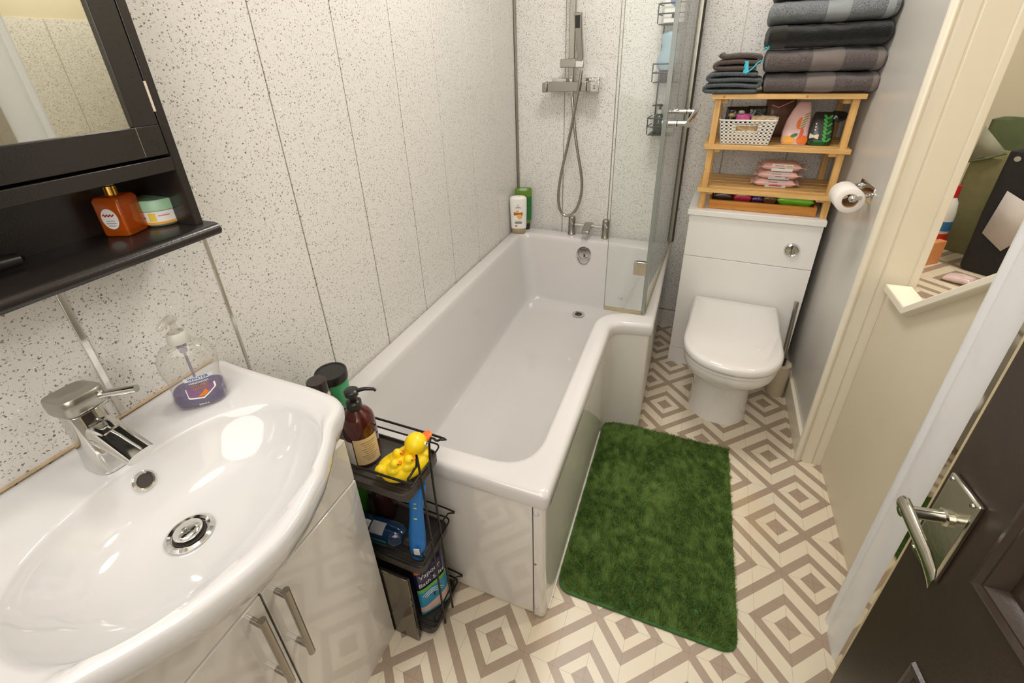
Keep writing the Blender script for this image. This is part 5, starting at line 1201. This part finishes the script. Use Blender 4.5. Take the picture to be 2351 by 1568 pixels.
# ---------------------------------------------------------------- things in the raised cupboard
HD = Vector((.745, -.667, 0)); HN = Vector((-.667, -.745, 0))
def hpnt(P, d, z, h=0): return Vector((P[0], P[1], 0)) + HD * d + HN * h + Vector((0, 0, z))
ZC = .6505
def fabric_bag(nm, label, P, d0, d1, depth, ztop, col, cat='laundry bag', lean=0.0, seed=0):
    t = thing(nm, label, cat, hpnt(P, (d0 + d1) / 2, ZC, -depth / 2)); mb = MB(); R_ = []
    for z, k in ((ZC, .94), (ZC + .012, .99), (ZC + .10, 1.0), (ZC + (ztop - ZC) * .5, 1.015), (ztop - .06, 1.0), (ztop - .004, .99), (ztop, .985), (ztop - .004, .95), (ztop - .05, .93)):
        c_ = (d0 + d1) / 2; hw_ = (d1 - d0) / 2 * k; hz = depth / 2 * k
        pts = rpoly([(-hw_, -hz), (hw_, -hz), (hw_, hz), (-hw_, hz)], .02, 6)
        R_.append([hpnt(P, c_ + a + lean * (z - ZC), z + .006 * noise.noise(Vector((a * 14 + seed, b * 14, 1))) * (z > ZC + .02), -depth / 2 - b * -1 + .006 * noise.noise(Vector((a * 9 + seed, z * 9, b * 9)))) for a, b in pts])
    mb.loft(R_, True, True).build('fabric_body', col, t, smooth=60); return t
M_olive = simple('olive_fabric', rgb(132, 128, 88), .9, var=.18, scale=40, bump=.3, bscale=300)
M_olive2 = simple('deep_green_fabric', rgb(98, 108, 74), .9, var=.15, scale=40, bump=.3, bscale=300)
M_black_f = simple('black_felt', rgb(44, 42, 42), .95, var=.25, scale=60, bump=.4, bscale=300)
M_greyl = simple('grey_lining', rgb(150, 148, 128), .9, var=.1, scale=60)
gbg = fabric_bag('laundry_bag', 'olive green fabric laundry bag with open top in the cupboard', (1.802, -.266), -.025, .15, .20, .99, M_olive, seed=1)
P1_ = (1.802, -.266)
fl_ = MB(); fl_.add([hpnt(P1_, -.022, .975, .004), hpnt(P1_, .062, 1.015, .004), hpnt(P1_, -.022, 1.088, -.01)], [[0, 1, 2]])
lab(fl_.build('open_flap', M_greyl, gbg, solid=.003), 'pale grey lining of the open flap')
MB().tube([hpnt(P1_, -.022, .972, .005), hpnt(P1_, .02, .988, .008), hpnt(P1_, .064, 1.012, .005)], .0035, 8).build('hem', M_olive2, gbg)
P2_ = (1.80, -.47)
bbg = fabric_bag('laundry_bag', 'black felt laundry bag with pale square patch in front of the olive bag', P2_, -.025, .22, .13, 1.04, M_black_f, seed=5)
pa = MB(); pa.add([hpnt(P2_, .003, .789, .010), hpnt(P2_, .063, .746, .010), hpnt(P2_, .135, .86, .010), hpnt(P2_, .078, .90, .010), hpnt(P2_, .016, .93, .010)], [[0, 1, 2, 3, 4]])
lab(pa.build('patch', simple('pale_grey_patch', rgb(196, 188, 184), .8, var=.08), bbg, solid=.002), 'pale grey square patch')
lab(MB().lathe([(.005, 0), (.008, .0005), (.008, .002), (.005, .0025)], hpnt(P2_, .006, 1.025, .008), HN, 18).build('eyelet', M_chrome, bbg), 'metal eyelet')
kbg = fabric_bag('laundry_bag', 'deep green folded fabric bag at the back of the cupboard', (1.93, -.03), -.04, .24, .12, 1.085, M_olive2, seed=9)
dt = thing('detergent_bottle', 'white and red detergent bottle behind the cupboard opening edge', 'bottle', (1.80, -.205, ZC))
dcx, dcy = 1.754, -.308
MB().lathe([(.026, 0), (.030, .004), (.030, .15), (.024, .19), (.014, .21)], (dcx, dcy, ZC), n=28).build('bottle', simple('white_plastic', rgb(236, 234, 226), .25), dt, smooth=60)
MB().lathe([(.016, 0), (.016, .04), (.001, .042)], (dcx, dcy, ZC + .21), n=20).build('cap', simple('red_plastic', rgb(206, 40, 44), .3), dt)
MB().lathe([(.0304, .0), (.0304, .05)], (dcx, dcy, ZC + .03), n=28).build('red_label', simple('red_label', rgb(222, 50, 30), .4), dt)
MB().lathe([(.0304, .0), (.0304, .035)], (dcx, dcy, ZC + .09), n=28).build('blue_label', simple('blue_label', rgb(60, 120, 170), .4), dt)
bxx = MB().obox((1.700, -.44, ZC + .042), (.6, -.8, 0), (.8, .6, 0), (0, 0, 1), .012, .045, .0415)
bxt = tag(bxx.build('small_carton', simple('orange_carton', rgb(224, 150, 96), .5, var=.15, scale=60), None, (1.70, -.44, ZC), bevel=.001), 'small cream and orange carton on the cupboard floor by the opening edge', 'carton')
tag(pillow(MB(), (1.742, -.580, ZC + .0125), .036, .028, .010, (.6, .8, 0), (.8, -.6, .1), seed=60).build('pink_packet', foil('pale_rose_foil', rgb(226, 200, 200), .2, 60), None, (1.742, -.580, ZC), smooth=70), 'pale pink packet lying on the patterned cupboard floor', 'packet')
